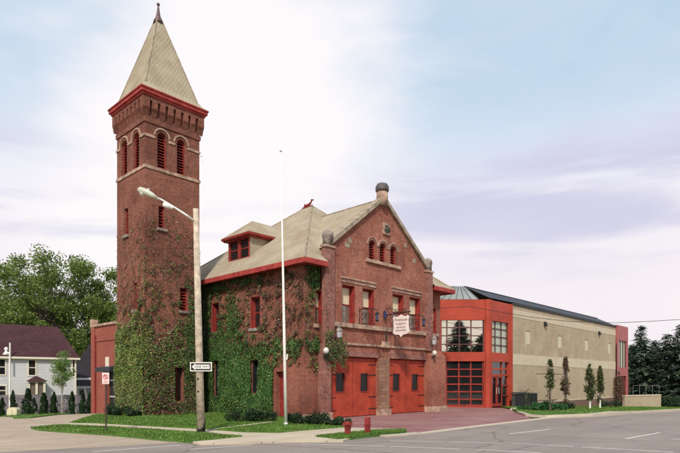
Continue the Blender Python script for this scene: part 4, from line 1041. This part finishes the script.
# shrubs at the buildings
D = [((110,416.0),.55,.75,'dark low shrub at the left corner of the ivy covered tower foot'),((121,416.8),.5,.6,'dark low shrub under the yellow ivy of the tower'),((133,417.5),.4,.45,'lowest dark shrub near the tower corner'),
     ((240,422.5),.7,.6,'dark shrub at the foot of the green side wall ivy'),((256,422.4),.7,.75,'dark rounded shrub below the right dark slit window'),((268,421.8),.5,.5,'dark shrub just left of the side door'),
     ((297,424.5),.55,.75,'dark shrub at the front corner of the firehouse'),((309,425.0),.55,.6,'dark shrub on the front lawn next to the corner shrub'),((320,425.3),.5,.85,'dark shrub before the left pilaster'),((332,426.3),.5,.6,'dark shrub at the edge of the brick apron'),((342,426.6),.4,.55,'small dark shrub beside the left red garage door')]
for (px, py), r_, h_, lab in D:
    shrub(gnd(px, py-1.0, .08), r_*.85, h_*(.62 if px > 290 else .85), 1300, M['leaf_shrub'], lab, 'dark shrubs along the old brick walls')
E = [((541,411.0),.7,.55,1),((549,411.2),.7,.45,1),((556,411.2),.7,.4,1),((565,410.8),.5,.55,0),((531,411.2),.6,.25,1),((524,410.4),.5,.22,1),((610,408.6),.9,.7,0),((635,407.6),1.3,.7,0),((647,407),1.3,.7,0),((658,406.4),1.2,.65,0)]
EL = ['bright green shrub left of the first columnar tree','bright green shrub under the first columnar tree','bright green low shrub between the two first columnar trees','dark shrub at the foot of the second columnar tree','low green ground shrub at the kerb curve','lowest green shrub nearest the brick apron','dark shrub left of the white tree guards','dark shrub at the left of the low tan wall','dark shrub at the middle of the low tan wall','dark shrub at the right of the low tan wall']
for ((px, py), r_, h_, g_), lab in zip(E, EL):
    shrub(gnd(px, py-1, .1), r_, h_, 1400, M['leaf_green_shrub'] if g_ else M['leaf_shrub'], lab, 'shrubs before the tan hall', sz=.12)
# columnar trees before the hall
def columnar(P, h, w_, mat, label, n=2400, bare=.25, bark=None):
    t = thing('columnar_tree', P, label, 'tree', 'narrow upright trees before the tan hall'); P = Vector(P); tb = MB(); cb = MB()
    tb.tube([P-Z*.1, P+Z*h*.95], [.07,.015], 6)
    for _ in range(50):
        z = h*random.uniform(.12,.8); a = random.uniform(0,6.28); L = h*random.uniform(.12,.24); o_ = w_*random.uniform(.4,1)
        tb.tube([P+Z*z, P+Vector((math.cos(a)*o_*.8, math.sin(a)*o_*.8, z+L*.4)), P+Vector((math.cos(a)*o_, math.sin(a)*o_, z+L))], [.02,.014,.006], 4, False)
    for _ in range(n):
        k = random.random(); prof = math.sin(math.pi*min(1, (.08+k*.92))**.8)**.6
        z = h*(.14+.86*k); a = random.uniform(0,6.28); rr = w_*prof*random.uniform(.2,1.1)
        q = P+Vector((math.cos(a)*rr, math.sin(a)*rr, z))
        if noise.noise(q*1.8) < -.15+bare*.4: continue
        leaf_cloud(cb, q, .1, 1, .15)
    tb.build('trunk', bark or M['bark'], t); cb.build('crown', mat, t); return t
for px, py, top, w_, mt, lab, n_ in ((550,412,360,.36,'leaf_olive','sparse narrow upright tree nearest the red entrance block',2000),(565.5,411,358,.36,'leaf_plum','purplish narrow upright tree, second from the red entrance block',2200),
        (590,409.5,364.5,.46,'leaf_olive','bushy olive upright tree, left one of the pair at the middle of the hall',3600),(600,409,366.5,.32,'leaf_olive','slimmer olive upright tree, right one of the pair at the middle of the hall',2600),
        (618.5,407.5,372,.55,'leaf_plum','dark plum upright tree left of the far red doorway',3000),(627,407,374,.32,'leaf_plum','thin reddish upright tree right of the far red doorway',1700)):
    p = gnd(px, py-1, .11); d_ = UY*p.x+UX*p.y; h_ = (CH+(HY-top)/F*d_) - p.z
    columnar(p, h_, w_*d_/48, M[mt], lab, n_)
    if px > 580:
        tag(MB().tube([p, p+Z*.7], .075, 8).build('tree_guard', M['white']), {590:'white guard on the trunk of the bushy olive tree of the middle pair',600:'white guard on the trunk of the slimmer olive tree of the middle pair',618.5:'white guard on the trunk of the dark plum tree',627:'white guard on the trunk of the thin reddish tree'}[px], 'tree guard', 'white tree guards')
# dark conifers at the right
for px, d_, H, Rb, lab in ((641,88,11.6,4.6,'tall dark conifer just right of the far red end bay'),(632,98,9.3,4.2,'dark conifer partly hidden behind the far red end bay'),(655,92,9.6,4.4,'dark conifer right of the tallest one'),(668,86,10.2,4.8,'wide dark conifer second from the right edge'),(682,84,11.6,5,'dark conifer at the right edge of the photo'),(700,88,12,5,'dark conifer beyond the right edge'),(622,112,9.5,4,'distant dark conifer behind the hall')):
    conifer(at_ground(px, d_), H+1, Rb, 420, M['needle'], lab, 'dark conifers on the right', .55, .02)
# trees across the street, mirrored in the entrance block glass
for cx_, H, Rb, lab in ((25.4,14.8,6.6,'tall conifer across the street, mirrored in the upper glass of the entrance block'),(30.2,11.8,6.0,'shorter conifer across the street, mirrored at the right of the upper glass')):
    p = Wc(cx_, -30); p.z = 0
    conifer(p, H, Rb, 700, M['needle'], lab, 'conifers mirrored in the glass', .7, .03)
# far tree line
fb = MB()
for k in range(70):
    cx_ = random.uniform(-60, 330); d_ = random.uniform(190, 230); p = Wc(cx_*.9, d_)
    leaf_cloud(fb, Vector((p.x, p.y, 3)), random.uniform(5,8), 130, 2.0, .7)
tag(fb.build('distant_woods', M['leaf_mid']), 'low line of far woods on the horizon', 'woods', kind='stuff')

# ------------------------------------------------------------------ right background pieces
lw = onP(628, 405, Wc(0,66), Vector((UY,UX,0)))
t = thing('low_wall', at_ground(645,66), 'low tan brick garden wall beyond the far red bay', 'wall')
a, b = at_ground(625,64), at_ground(661,68); zt2 = CH+(HY-394.8)/F*66
dr_ = (b-a).normalized(); nr_ = Vector((-dr_.y, dr_.x, 0))
fL = frame((a.x,a.y,0), (dr_.x,dr_.y,0), (nr_.x,nr_.y,0)); LL = (Vector((b.x,b.y,0))-Vector((a.x,a.y,0))).length
MB().fbox(fL, 0, LL, -2, zt2-.12, 0, .35).build('wall', M['hall'], t); MB().fbox(fL, -.05, LL+.05, zt2-.12, zt2, -.05, .4).build('coping', M['hall_band'], t)
p0 = at_ground(662,70); mb = MB()
for k in range(46):
    p = at_ground(662+k*.85, 70); zt3 = CH+(HY-396)/F*70
    leaf_cloud(mb, Vector((p.x,p.y,(p.z+zt3)/2)), (zt3-p.z)*.55, 120, .22)
tag(mb.build('clipped_hedge', M['leaf_shrub']), 'long dark clipped hedge at the right edge', 'hedge')
t = thing('metal_railing', at_ground(640,74), 'thin pale metal railing in front of the dark conifers', 'railing')
s = MB(); za = CH+(HY-385.5)/F*74
pa, pb = Wc((633-CX)/F*74, 74), Wc((659-CX)/F*74, 74)
s.tube([pa+Z*za, pb+Z*za], .03, 5); s.build('rail', M['fence'], t)
for k in range(5):
    q = pa.lerp(pb, k/4); MB().tube([q+Z*(-1.5), q+Z*za], .035, 5).build('post', M['fence'], t)
# black bins / rack by the entrance
def litter_bin(px0, px1, label):
    Yb = 20.0
    a, b = onY(px0, 400, Yb), onY(px1, 400, Yb); x0, x1 = a.x, b.x; z0 = G(x0, Yb)+.02
    t = thing('litter_bin', ((x0+x1)/2, Yb, z0), label, 'litter bin', 'black litter bins by the tan wall')
    s = MB()
    n_ = 9
    for k in range(n_+1):
        x = x0+(x1-x0)*k/n_; s.box((x-.03,Yb-.25,z0+.08),(x+.03,Yb-.22,z0+1.15))
    s.box((x0,Yb-.27,z0+.05),(x1,Yb-.20,z0+.12)); s.build('slatted_front', M['iron'], t)
    MB().box((x0+.1,Yb-.19,z0+.05),(x1-.1,Yb+.2,z0+1.1)).build('liner', plain('bin_liner_grey', (.06,.06,.065), .6), t)
    MB().prism([(x0-.04,Yb-.3,z0+1.15),(x0-.04,Yb+.24,z0+1.15),(x0-.04,Yb+.15,z0+1.24),(x0-.04,Yb-.2,z0+1.24)], (x1-x0+.08,0,0)).build('lid', M['iron'], t)
litter_bin(513.5, 522.5, 'black slatted litter bin next to the red entrance block')
litter_bin(528.5, 534.3, 'smaller black litter bin right of the first, against the tan wall')
shrub(onY(525.5, 405, 20.1)+Z*0, .3, 1.3, 900, M['leaf_shrub'], 'dark leafy plant between the two black litter bins', sz=.08)
q = gnd(511.5, 407.8); t = thing('bollard', q, 'short white bollard at the corner of the red entrance block', 'bollard')
MB().tube([q, q+Z*.75], .11, 10).build('post', M['white'], t); MB().lathe([(.12,.75),(.12,.8),(.06,.86)], q, 10).build('cap', M['white'], t)
strip('kerb', [(p.x,p.y) for p in gp([(512.5,408.9),(520,408.0),(537,406.6)], .1)], .3, .13, M['kerb'], .2)
# red posts on the island
for px, py, top, w_, lab in ((347.7,434.3,421.5,.085,'shorter red post with wide cap on the grass island, left one'),(367.5,433.2,416.8,.085,'taller red post on the grass island, right one')):
    p = gnd(px, py, .1); d_ = UY*p.x+UX*p.y; h_ = (CH+(HY-top)/F*d_)-p.z
    t = thing('red_post', p, lab, 'post', 'red posts on the grass island')
    MB().box(p+Vector((-w_*.9,-w_*.9,-.05)), p+Vector((w_*.9,w_*.9,h_*.72))).build('shaft', M['redtrim'], t)
    MB().box(p+Vector((-w_*1.15,-w_*1.15,h_*.5)), p+Vector((w_*1.15,w_*1.15,h_*.56))).build('collar', M['redtrim'], t)
    MB().box(p+Vector((-w_*(1.5 if px < 360 else .95),-w_*(1.5 if px < 360 else .95),h_*.72)), p+Vector((w_*(1.5 if px < 360 else .95),w_*(1.5 if px < 360 else .95),h_*.9))).prism([p+Vector((-w_,-w_,h_*.9)),p+Vector((w_,-w_,h_*.9)),p+Vector((0,-w_,h_))], (0,2*w_,0)).build('cap', M['redtrim'], t)

# ------------------------------------------------------------------ street light, signs, flagpole
base = gnd(201, 432.3, .07); dS = UY*base.x+UX*base.y
top = atd(195.8, 209, dS)
pole = thing('street_light', base, 'weathered wooden street light pole with curved steel arm, leaning slightly left', 'street light')
s = MB(); s.tube([base-Z*.1, base.lerp(top,.5), top], [.155,.13,.10], 14); shaft = s.build('pole', M['woodpole'], pole, True)
wr_ = MB()
for k in range(40):
    a = 2*math.pi*k/20; h_ = .25+.22*math.sin(a*1.0+1.2)+random.uniform(0,.12); q = base+Vector((math.cos(a)*.158, math.sin(a)*.158, 0)); t_ = Vector((-math.sin(a), math.cos(a), 0))*.03
    wr_.face([q-t_, q+t_, q+t_*.9+Z*h_, q-t_*.9+Z*(h_+random.uniform(-.05,.05))])
wr_.build('tarred_base', plain('tar_black_wrap', (.03,.022,.02), .8, .4, 9), pole)
for k in range(7):
    zz = 1.3+k*.22+random.uniform(-.05,.05); c = base.lerp(top, zz/ (top.z-base.z)); MB().box(c+Vector((-.15,-.10,-.03)), c+Vector((-.10,-.05,.03))).build('bolt', M['iron'], pole) if k % 2 else None
ca = atd(194.5, 221, dS-.05); pts = [atd(x, y, dS-.05) for x, y in ((194.5,221),(186,215),(176,208.5),(168,203.5),(161,199.5),(157,198))]
MB().tube(pts, [.05,.045,.042,.04,.04,.045], 8).build('arm', M['galv'], pole, True)
hd = [atd(x, y, dS-.05) for x, y in ((157,198),(152,195.3),(146,192.2),(140,190),(138,189.6))]
s = MB(); s.tube(hd, [.05,.10,.135,.12,.05], 12); hdo = s.build('lamp_head', M['lamp_housing'], pole, True)
MB().lathe([(.02,-.13),(.08,-.11),(.11,-.02),(.11,.02)], atd(142.5,192.4,dS-.05), 12).build('lens', M['globe'], hdo, True)
MB().lathe([(.04,0),(.045,.08),(.03,.12)], atd(148.5,190.8,dS-.05)-Z*.03, 8).build('photocell', M['galv'], hdo)
a_, b_ = atd(163.5,204.5,dS-.1), atd(171.5,207,dS-.1)
MB().tube([a_, b_], [.085,.095], 10).tube([a_.lerp(b_,.2)+Z*.1, atd(164,202,dS-.05)], .02, 5).tube([b_, b_+Vector((.05,-.04,-.06))], [.095,.04], 10).build('floodlight', M['white'], pole, True)
# one way sign, fixed to the pole
vdir = Vector((UY, UX, 0)); rdir = Vector((UX, -UY, 0))
sc_ = atd(200.9, 366.7, dS-.2)
t = thing('one_way_sign', sc_, 'black and white one way sign with arrow pointing left, on the wooden pole', 'sign')
th = R(1.5); rd = (rdir + Z*0).normalized(); fO = frame(sc_, rd, vdir)
def fq(a, b, o): return fO(a, b, o)
k_ = dS/F; W2, H2 = 21.6*k_/2, 9.0*k_/2
MB().fbox(fO, -W2, W2, -H2, H2, 0, .012).build('plate', M['white'], t)
blk = plain('sign_black', (.012,.012,.012), .5)
MB().fbox(fO, -W2+.035, W2-.035, -H2+.035, H2-.035, -.006, -.001).build('black_field', blk, t)
s = MB(); ar = [(-W2+.07,0),(-W2+.2,H2-.045),(-W2+.2,.078),(W2-.08,.078),(W2-.08,-.078),(-W2+.2,-.078),(-W2+.2,-H2+.045)]
s.prism([fO(a,b,-.010) for a,b in ar], vdir*.003); arr = s.build('arrow', M['white'], t)
text('ONE WAY', .135, fO(.045,0,-.016), rd, Z, blk, 'lettering', t, .88, .002)
MB().tube([sc_+vdir*.012, sc_+vdir*.12], .02, 6).build('clamp', M['galv'], t)
# no parking sign on its thin post
pb_ = gnd(106, 430.6, .07); d2 = UY*pb_.x+UX*pb_.y
t = thing('no_parking_sign', pb_, 'small white no parking sign with red circle on thin dark post', 'sign')
tp = atd(105.9, 372, d2)
MB().tube([pb_-Z*.1, tp], .032, 6).build('post', plain('rusty_dark_post', (.06,.03,.025), .7), t)
c_ = atd(105.6, 378.3, d2-.06); fN = frame(c_, rdir, vdir); k_ = d2/F; W2, H2 = 7.0*k_/2, 11.4*k_/2
MB().fbox(fN, -W2, W2, -H2, H2, 0, .01).build('plate', plain('sign_white', (.72,.58,.54), .5, .05), t)
s = MB(); hood(s, lambda a,z,o=0: fN(a,z,o), 0, .06, .075, .1, -.006, -.001, 0, 360, 20); s.prism([fN(-.07,.12,-.006),fN(-.05,.14,-.006),(fN(.07,0,-.006)),fN(.05,-.02,-.006)], vdir*.004)
s.build('red_circle', plain('sign_red', (.5,.03,.03), .5), t)
text('P', .15, fN(0,.06,-.003), rdir, Z, blk, 'letter', t, 1, .001)
text('NO', .07, fN(0,-.11,-.003), rdir, Z, plain('sign_red_text', (.5,.03,.03), .5), 'lettering', t, 1, .001)
text('PARKING', .05, fN(0,-.17,-.003), rdir, Z, plain('sign_red_text_small', (.5,.03,.03), .5), 'lettering', t, 1, .001)
# flagpole
fbp = gnd(285.9, 425, .08); d3 = UY*fbp.x+UX*fbp.y; ft = atd(280.8, 152.5, d3)
t = thing('flagpole', fbp, 'tall bare white flagpole on the lawn before the firehouse corner', 'flagpole')
MB().tube([fbp, fbp.lerp(ft,.32), fbp.lerp(ft,.65), ft], [.075,.062,.045,.022], 10).build('pole', M['white'], t, True)
MB().lathe([(.11,0),(.11,.06),(.08,.12)], fbp, 10).build('base_collar', M['galv'], t); MB().lathe([(.02,-.06),(.055,0),(.02,.06)], ft+Z*.06, 8).build('ball', M['galv'], t)
MB().tube([fbp.lerp(ft,.24)+Vector((.07,-.06,0)), fbp.lerp(ft,.25)+Vector((.09,-.08,.12))], .03, 6).build('cleat', M['white'], t)
# overhead cable in front of the modern buildings
pts = [Vector((31.62,20.6,6.95))] + [atd(x, y, d) for x, y, d in ((470,306.5,37.5),(500,312,37.2),(530,317,37),(570,321.5,37),(616,322.8,37.5),(650,321.3,38),(680,319.4,38.5),(730,315,39))]
tag(MB().tube(pts, .018, 5, False).build('overhead_cable', M['iron']), 'thin black overhead cable sagging across the red block and tan hall', 'cable')

# ------------------------------------------------------------------ left background: white house
HO = Wc(-33.3, 53.6); hd_ = (Wc(.837,.547)).normalized(); hn = Vector((-hd_.y, hd_.x, 0))
if hn.dot(vdir) < 0: hn = -hn
fHs = frame(HO, hd_, hn)
hs = lambda px: (onP(px, 360, HO, hn)-HO).dot(hd_)
hz = lambda px, py: onP(px, py, HO, hn).z
house = thing('white_house', fHs(-1,-1.2,4), 'pale grey clapboard house with maroon roof behind the board fence', 'house')
S0, S1, HE = -9.0, hs(76), 4.42
wn = [(hs(28.8),hs(35.3),hz(32,375),hz(32,360.2)), (hs(-4),hs(5),hz(0,374.3),hz(0,359.5)), (hs(72.8),hs(75),hz(74,376),hz(74,359.5)),
      (hs(-3),hs(5.5),hz(2,395),hz(2,386))]
w = MB().wall(fHs, rect(S0,S1,-1.6,HE), [rect(*q) for q in wn], .08)
w.wall(frame(fHs(S1,0,0),hn,-hd_), rect(0,8,-1.6,HE), [], 0); house_w = w.build('wall', M['siding'], house)
s = MB(); z = -1.1
while z < HE-.1:
    segs = [(S0, S1)]
    for q in wn:
        if q[2]-.1 < z < q[3]+.1:
            segs = [x for a, b in segs for x in ((a, min(b, q[0]-.1)), (max(a, q[1]+.1), b)) if x[1] > x[0]]
    for a, b in segs: s.fbox(fHs, a, b, z, z+.015, -.02, 0)
    z += .16
s.build('clapboard_edges', M['siding'], house_w)
for q in wn:
    f = MB().fbox(fHs, q[0]-.12, q[0], q[2]-.12, q[3]+.12, -.05, .05).fbox(fHs, q[1], q[1]+.12, q[2]-.12, q[3]+.12, -.05, .05).fbox(fHs, q[0], q[1], q[2]-.12, q[2], -.06, .05).fbox(fHs, q[0], q[1], q[3], q[3]+.12, -.05, .05).fbox(fHs, q[0], q[1], (q[2]+q[3])/2-.04, (q[2]+q[3])/2+.04, .02, .06).build('window', M['trim_cream'], house)
    MB().fbox(fHs, q[0], q[1], q[2], q[3], .06, .08).build('pane', M['glass'], f)
s = MB(); Rh, oh = 7.95, .35
s.face([fHs(S0,HE,-oh), fHs(S1+oh,HE,-oh), fHs(S1-1.3,Rh,4), fHs(S0,Rh,4)]); s.face([fHs(S1+oh,HE,-oh), fHs(S1+oh,HE,8+oh), fHs(S1-1.3,Rh,4)]); s.face([fHs(S0,HE,8+oh), fHs(S1+oh,HE,8+oh), fHs(S1-1.3,Rh,4), fHs(S0,Rh,4)])
s.build('roof', M['roof_maroon'], house)
MB().fbox(fHs, S0, S1+oh, HE-.2, HE-.01, -oh-.04, -oh+.06).fbox(fHs, S0, S1+oh, HE-.22, HE-.16, -oh+.06, 0).fbox(fHs, S1-.14, S1+.02, -1.5, HE-.22, -.04, .1).fbox(fHs, S1+oh-.06, S1+oh+.02, HE-.2, HE-.01, -oh+.06, 8).build('eave_trim', M['trim_cream'], house)
b0, b1_ = hs(25.5), hs(46.5); bz = hz(36,381.3); bt = hz(36,376)
bay_ = MB().fbox(fHs, b0+.15, b1_-.15, -1.4, .3, -.7, 0).build('bay_window', M['trim_cream'], house)
MB().fbox(fHs, b0+.15, b1_-.15, bz-.1, bz, -.75, 0).build('bay_frieze', M['trim_cream'], bay_)
MB().prism([fHs(b0,bz,-.95), fHs(b1_,bz,-.95), fHs(b1_-.9,bt,-.02), fHs(b0+.9,bt,-.02)], Z*.03).build('bay_roof', M['roof_maroon'], bay_)
s = MB()
for a in (b0+.15, (b0+b1_)/2-.1, b1_-.35): s.fbox(fHs, a, a+.2, .3, bz-.1, -.72, -.5)
s.build('bay_posts', M['trim_cream'], bay_); MB().fbox(fHs, b0+.2, b1_-.2, .3, bz-.1, -.6, -.55).build('pane', M['glass_hazy'], bay_)
q = fHs(hs(10), 4.2, -.1); MB().tube([fHs(hs(9.8),3.0,-.45), fHs(hs(9.8),hz(9.8,343),-.45)], .07, 6).build('vent_pipe', M['white'], house)
q = at_ground(9.7, 49.5); t = thing('lamp_post', q, 'thin white post with ball finial at the left, before the house', 'post')
zt4 = CH+(HY-353)/F*49.5
MB().tube([q, Vector((q.x,q.y,zt4))], .07, 6).build('post', M['white'], t)
q_ = atd(6.2, 352, 49.5); MB().tube([Vector((q.x,q.y,zt4)), q_], .06, 5).build('arm', M['white'], t)
MB().lathe([(.32,-.25),(.15,.0),(.08,.08),(.16,.2),(.17,.32),(.08,.44)], q_, 10).build('finial', M['white'], t, True)
# dark roofed neighbour with porch
Hk = Wc((70-CX)/F*66, 66); fK = frame(Hk, rdir, vdir)
nb = thing('dark_roofed_house', Hk+Z*(-1.2), 'dark roofed house with a white porch between the white house and the brick wing', 'house')
kp = lambda px: (px-70)/F*66
zk = lambda py: CH+(HY-py)/F*66
MB().fbox(fK, kp(66), kp(130), -1.5, zk(378), .5, 6).build('wall', M['siding'], nb)
MB().prism([fK(kp(66),zk(377.5),-.2), fK(kp(130),zk(377.5),-.2), fK(kp(128),zk(338),4.2), fK(kp(74),zk(342),4.2)], Z*.1).build('roof', M['roof_dark'], nb)
s = MB().fbox(fK, kp(66), kp(100), zk(380), zk(377.8), -.5, -.2).fbox(fK, kp(66), kp(100), zk(388), zk(385.5), -1.9, -1.7)
for px in (67, 75, 83.5, 91.5): s.fbox(fK, kp(px), kp(px)+.16, -1.3, zk(388), -1.88, -1.72)
s.build('porch_trim', M['white'], nb); MB().prism([fK(kp(66),zk(385.5),-2), fK(kp(100),zk(385.5),-2), fK(kp(100),zk(380.3),-.3), fK(kp(66),zk(380.3),-.3)], Z*.04).build('porch_roof', M['roof_dark'], nb)
MB().fbox(fK, kp(78), kp(82), -1.2, .9, .44, .5).build('door', M['glass'], nb)
# board fence
fa, fb_ = at_ground(-40, 50), at_ground(92, 49); fd = Vector((fb_.x-fa.x, fb_.y-fa.y, 0)); FL = fd.length; fd.normalize(); fn = Vector((-fd.y, fd.x, 0))
if fn.dot(vdir) < 0: fn = -fn
fFn = frame((fa.x,fa.y,0), fd, fn); fz = CH+(HY-394.8)/F*49.5
t = thing('board_fence', fa, 'weathered grey board fence with narrow gaps before the white house', 'fence')
k = 0; s = MB()
while k < FL:
    g0 = G(*fFn(k,0,0)[:2]); h = fz+random.uniform(-.03,.03); s.fbox(fFn, k, k+.13, g0+.05, h, 0, .025); k += .16
s.build('boards', M['fence'], t); MB().fbox(fFn, 0, FL, fz-.4, fz-.3, .026, .07).fbox(fFn, 0, FL, -.75, -.65, .026, .07).build('rails', M['fence'], t)
k = 0
while k < FL: MB().fbox(fFn, k, k+.12, -1.6, fz+.05, .071, .19).build('post', M['fence'], t); k += 2.4
q = at_ground(11.8, 44.5); fU = frame(q, rdir, vdir); t = thing('utility_cabinet', q, 'cream utility cabinet with chamfered top on the grass by the fence', 'cabinet')
s = MB(); s.prism([fU(-.4,0,0), fU(.4,0,0), fU(.4,.55,0), fU(.25,.72,0), fU(-.25,.72,0), fU(-.4,.55,0)], vdir*.5); s.build('housing', M['box'], t)
MB().fbox(fU, -.01, .01, .05, .6, -.01, 0).build('door_joint', M['fence'], t)

# ------------------------------------------------------------------ world, light, camera
wd = bpy.data.worlds.new('World'); scene.world = wd; wd.use_nodes = True; nt = wd.node_tree; nt.nodes.clear()
SUN_EL, SUN_AZ_VEC = R(42), Vector((-.80, -.60, 0)).normalized()
out = N(nt, 'OutputWorld'); bg = N(nt, 'Background'); nt.links.new(bg.outputs[0], out.inputs[0])
sky = N(nt, 'TexSky', sky_type='NISHITA', sun_disc=False); sky.sun_elevation = SUN_EL
sky.sun_rotation = math.atan2(SUN_AZ_VEC.x, SUN_AZ_VEC.y); sky.dust_density = 1.5; sky.air_density = 1.0
tc = N(nt, 'TexCoord'); nrm = N(nt, 'VectorMath', operation='NORMALIZE'); nt.links.new(tc.outputs['Generated'], nrm.inputs[0])
V = nrm.outputs[0]
def lobe(px, py, k):
    r = ray(px, py).normalized(); d = N(nt, 'VectorMath', operation='DOT_PRODUCT'); nt.links.new(V, d.inputs[0]); d.inputs[1].default_value = r
    mr = N(nt, 'MapRange', interpolation_type='SMOOTHSTEP'); mr.inputs[1].default_value = math.cos(R(k)); mr.inputs[2].default_value = 1; nt.links.new(d.outputs['Value'], mr.inputs[0]); return mr.outputs[0]
def mth(op, a, b):
    m_ = N(nt, 'Math', operation=op)
    for i, v in ((0,a),(1,b)):
        if isinstance(v, (int,float)): m_.inputs[i].default_value = v
        else: nt.links.new(v, m_.inputs[i])
    return m_.outputs[0]
mp = N(nt, 'Mapping'); mp.inputs['Scale'].default_value = (1,1,2.6); nt.links.new(V, mp.inputs[0])
n1 = N(nt, 'TexNoise', Scale=1.7, Detail=6, Roughness=.52, Distortion=.6); nt.links.new(mp.outputs[0], n1.inputs[0])
n2 = N(nt, 'TexNoise', Scale=5.0, Detail=7, Roughness=.55, Distortion=.4); nt.links.new(mp.outputs[0], n2.inputs[0])
sx_ = N(nt, 'SeparateXYZ'); nt.links.new(V, sx_.inputs[0])
hor = N(nt, 'MapRange', interpolation_type='SMOOTHSTEP'); hor.inputs[1].default_value = .30; hor.inputs[2].default_value = .0; nt.links.new(sx_.outputs[2], hor.inputs[0])
sk = N(nt, 'Mix', data_type='RGBA', blend_type='MULTIPLY'); sk.inputs[0].default_value = 1; nt.links.new(sky.outputs[0], sk.inputs[6]); sk.inputs[7].default_value = (.10,.10,.10,1)
clear = mix(nt, .85, sk.outputs[2], (.40,.56,.69))
def sst(src, a, b, lo=0.0, hi=1.0):
    m_ = N(nt, 'MapRange', interpolation_type='SMOOTHSTEP')
    for i, v in ((1,a),(2,b),(3,lo),(4,hi)): m_.inputs[i].default_value = v
    nt.links.new(src, m_.inputs[0]); return m_.outputs[0]
n3 = N(nt, 'TexNoise', Scale=2.4, Detail=7, Roughness=.52, Distortion=.5); mp3 = N(nt, 'Mapping'); mp3.inputs['Scale'].default_value = (1,1,5.5); mp3.inputs['Location'].default_value = (3,1,4); nt.links.new(V, mp3.inputs[0]); nt.links.new(mp3.outputs[0], n3.inputs[0])
zw = mth('ADD', sx_.outputs[2], mth('MULTIPLY', mth('SUBTRACT', n1.outputs[0], .5), .20))
zw = mth('ADD', zw, mth('MULTIPLY', mth('SUBTRACT', n2.outputs[0], .5), .10))
glow = mth('ADD', lobe(190,100,27), mth('MULTIPLY', lobe(190,160,18), .35))
glow = mth('ADD', glow, mth('MULTIPLY', mth('SUBTRACT', n1.outputs[0], .5), .9)); glow = mth('ADD', glow, mth('MULTIPLY', mth('SUBTRACT', n2.outputs[0], .5), .8))
glow = mth('SUBTRACT', glow, mth('MULTIPLY', lobe(-60,0,20), .7))
bl = mth('MULTIPLY', sst(zw, .27, .45), sst(glow, 1.0, .0))
bl = mth('MULTIPLY', bl, sst(n1.outputs[0], .80, .30, .55, 1.0))
bl = mth('MULTIPLY', bl, sst(n2.outputs[0], .80, .25, .70, 1.0))
blc = N(nt, 'Clamp'); nt.links.new(mth('MULTIPLY', bl, .92), blc.inputs[0])
lav = mth('MULTIPLY', sst(n3.outputs[0], .40, .62), mth('MULTIPLY', sst(zw, .41, .32), sst(zw, .12, .26)))
lav = mth('MULTIPLY', lav, mth('SUBTRACT', 1.0, mth('MULTIPLY', lobe(225,70,24), 1.0)))
lavc = N(nt, 'Clamp'); nt.links.new(lav, lavc.inputs[0])
white = mix(nt, sst(sx_.outputs[2], .10, .45), (.74,.69,.72), (.70,.70,.78))
gc = N(nt, 'Clamp'); nt.links.new(glow, gc.inputs[0])
white = mix(nt, gc.outputs[0], white, (.79,.765,.78))
fin = mix(nt, blc.outputs[0], white, clear)
fin = mix(nt, mth('MULTIPLY', lavc.outputs[0], .9), fin, (.50,.50,.64))
nt.links.new(fin, bg.inputs[0]); bg.inputs[1].default_value = 1.0
sd_ = bpy.data.lights.new('sun', 'SUN'); so = bpy.data.objects.new('sun', sd_); COL.objects.link(so)
sd_.energy = 2.9; sd_.angle = R(5); sd_.color = (1, .93, .82)
dirv = Vector((SUN_AZ_VEC.x*math.cos(SUN_EL), SUN_AZ_VEC.y*math.cos(SUN_EL), math.sin(SUN_EL)))
so.rotation_euler = dirv.to_track_quat('Z', 'Y').to_euler(); so.location = dirv*60
cam = bpy.data.cameras.new('camera'); co = bpy.data.objects.new('camera', cam); COL.objects.link(co)
co.location = (0,0,CH); co.rotation_euler = (R(90), 0, -math.atan2(UY, UX))
cam.sensor_width = 36; cam.lens = 36*F/680; cam.shift_y = (HY-226.5)/680; cam.clip_end = 2000; scene.camera = co
vs = scene.view_settings; vs.view_transform = 'Standard'; vs.look = 'None'; vs.gamma = 1; vs.use_curve_mapping = False; vs.exposure = 0.33
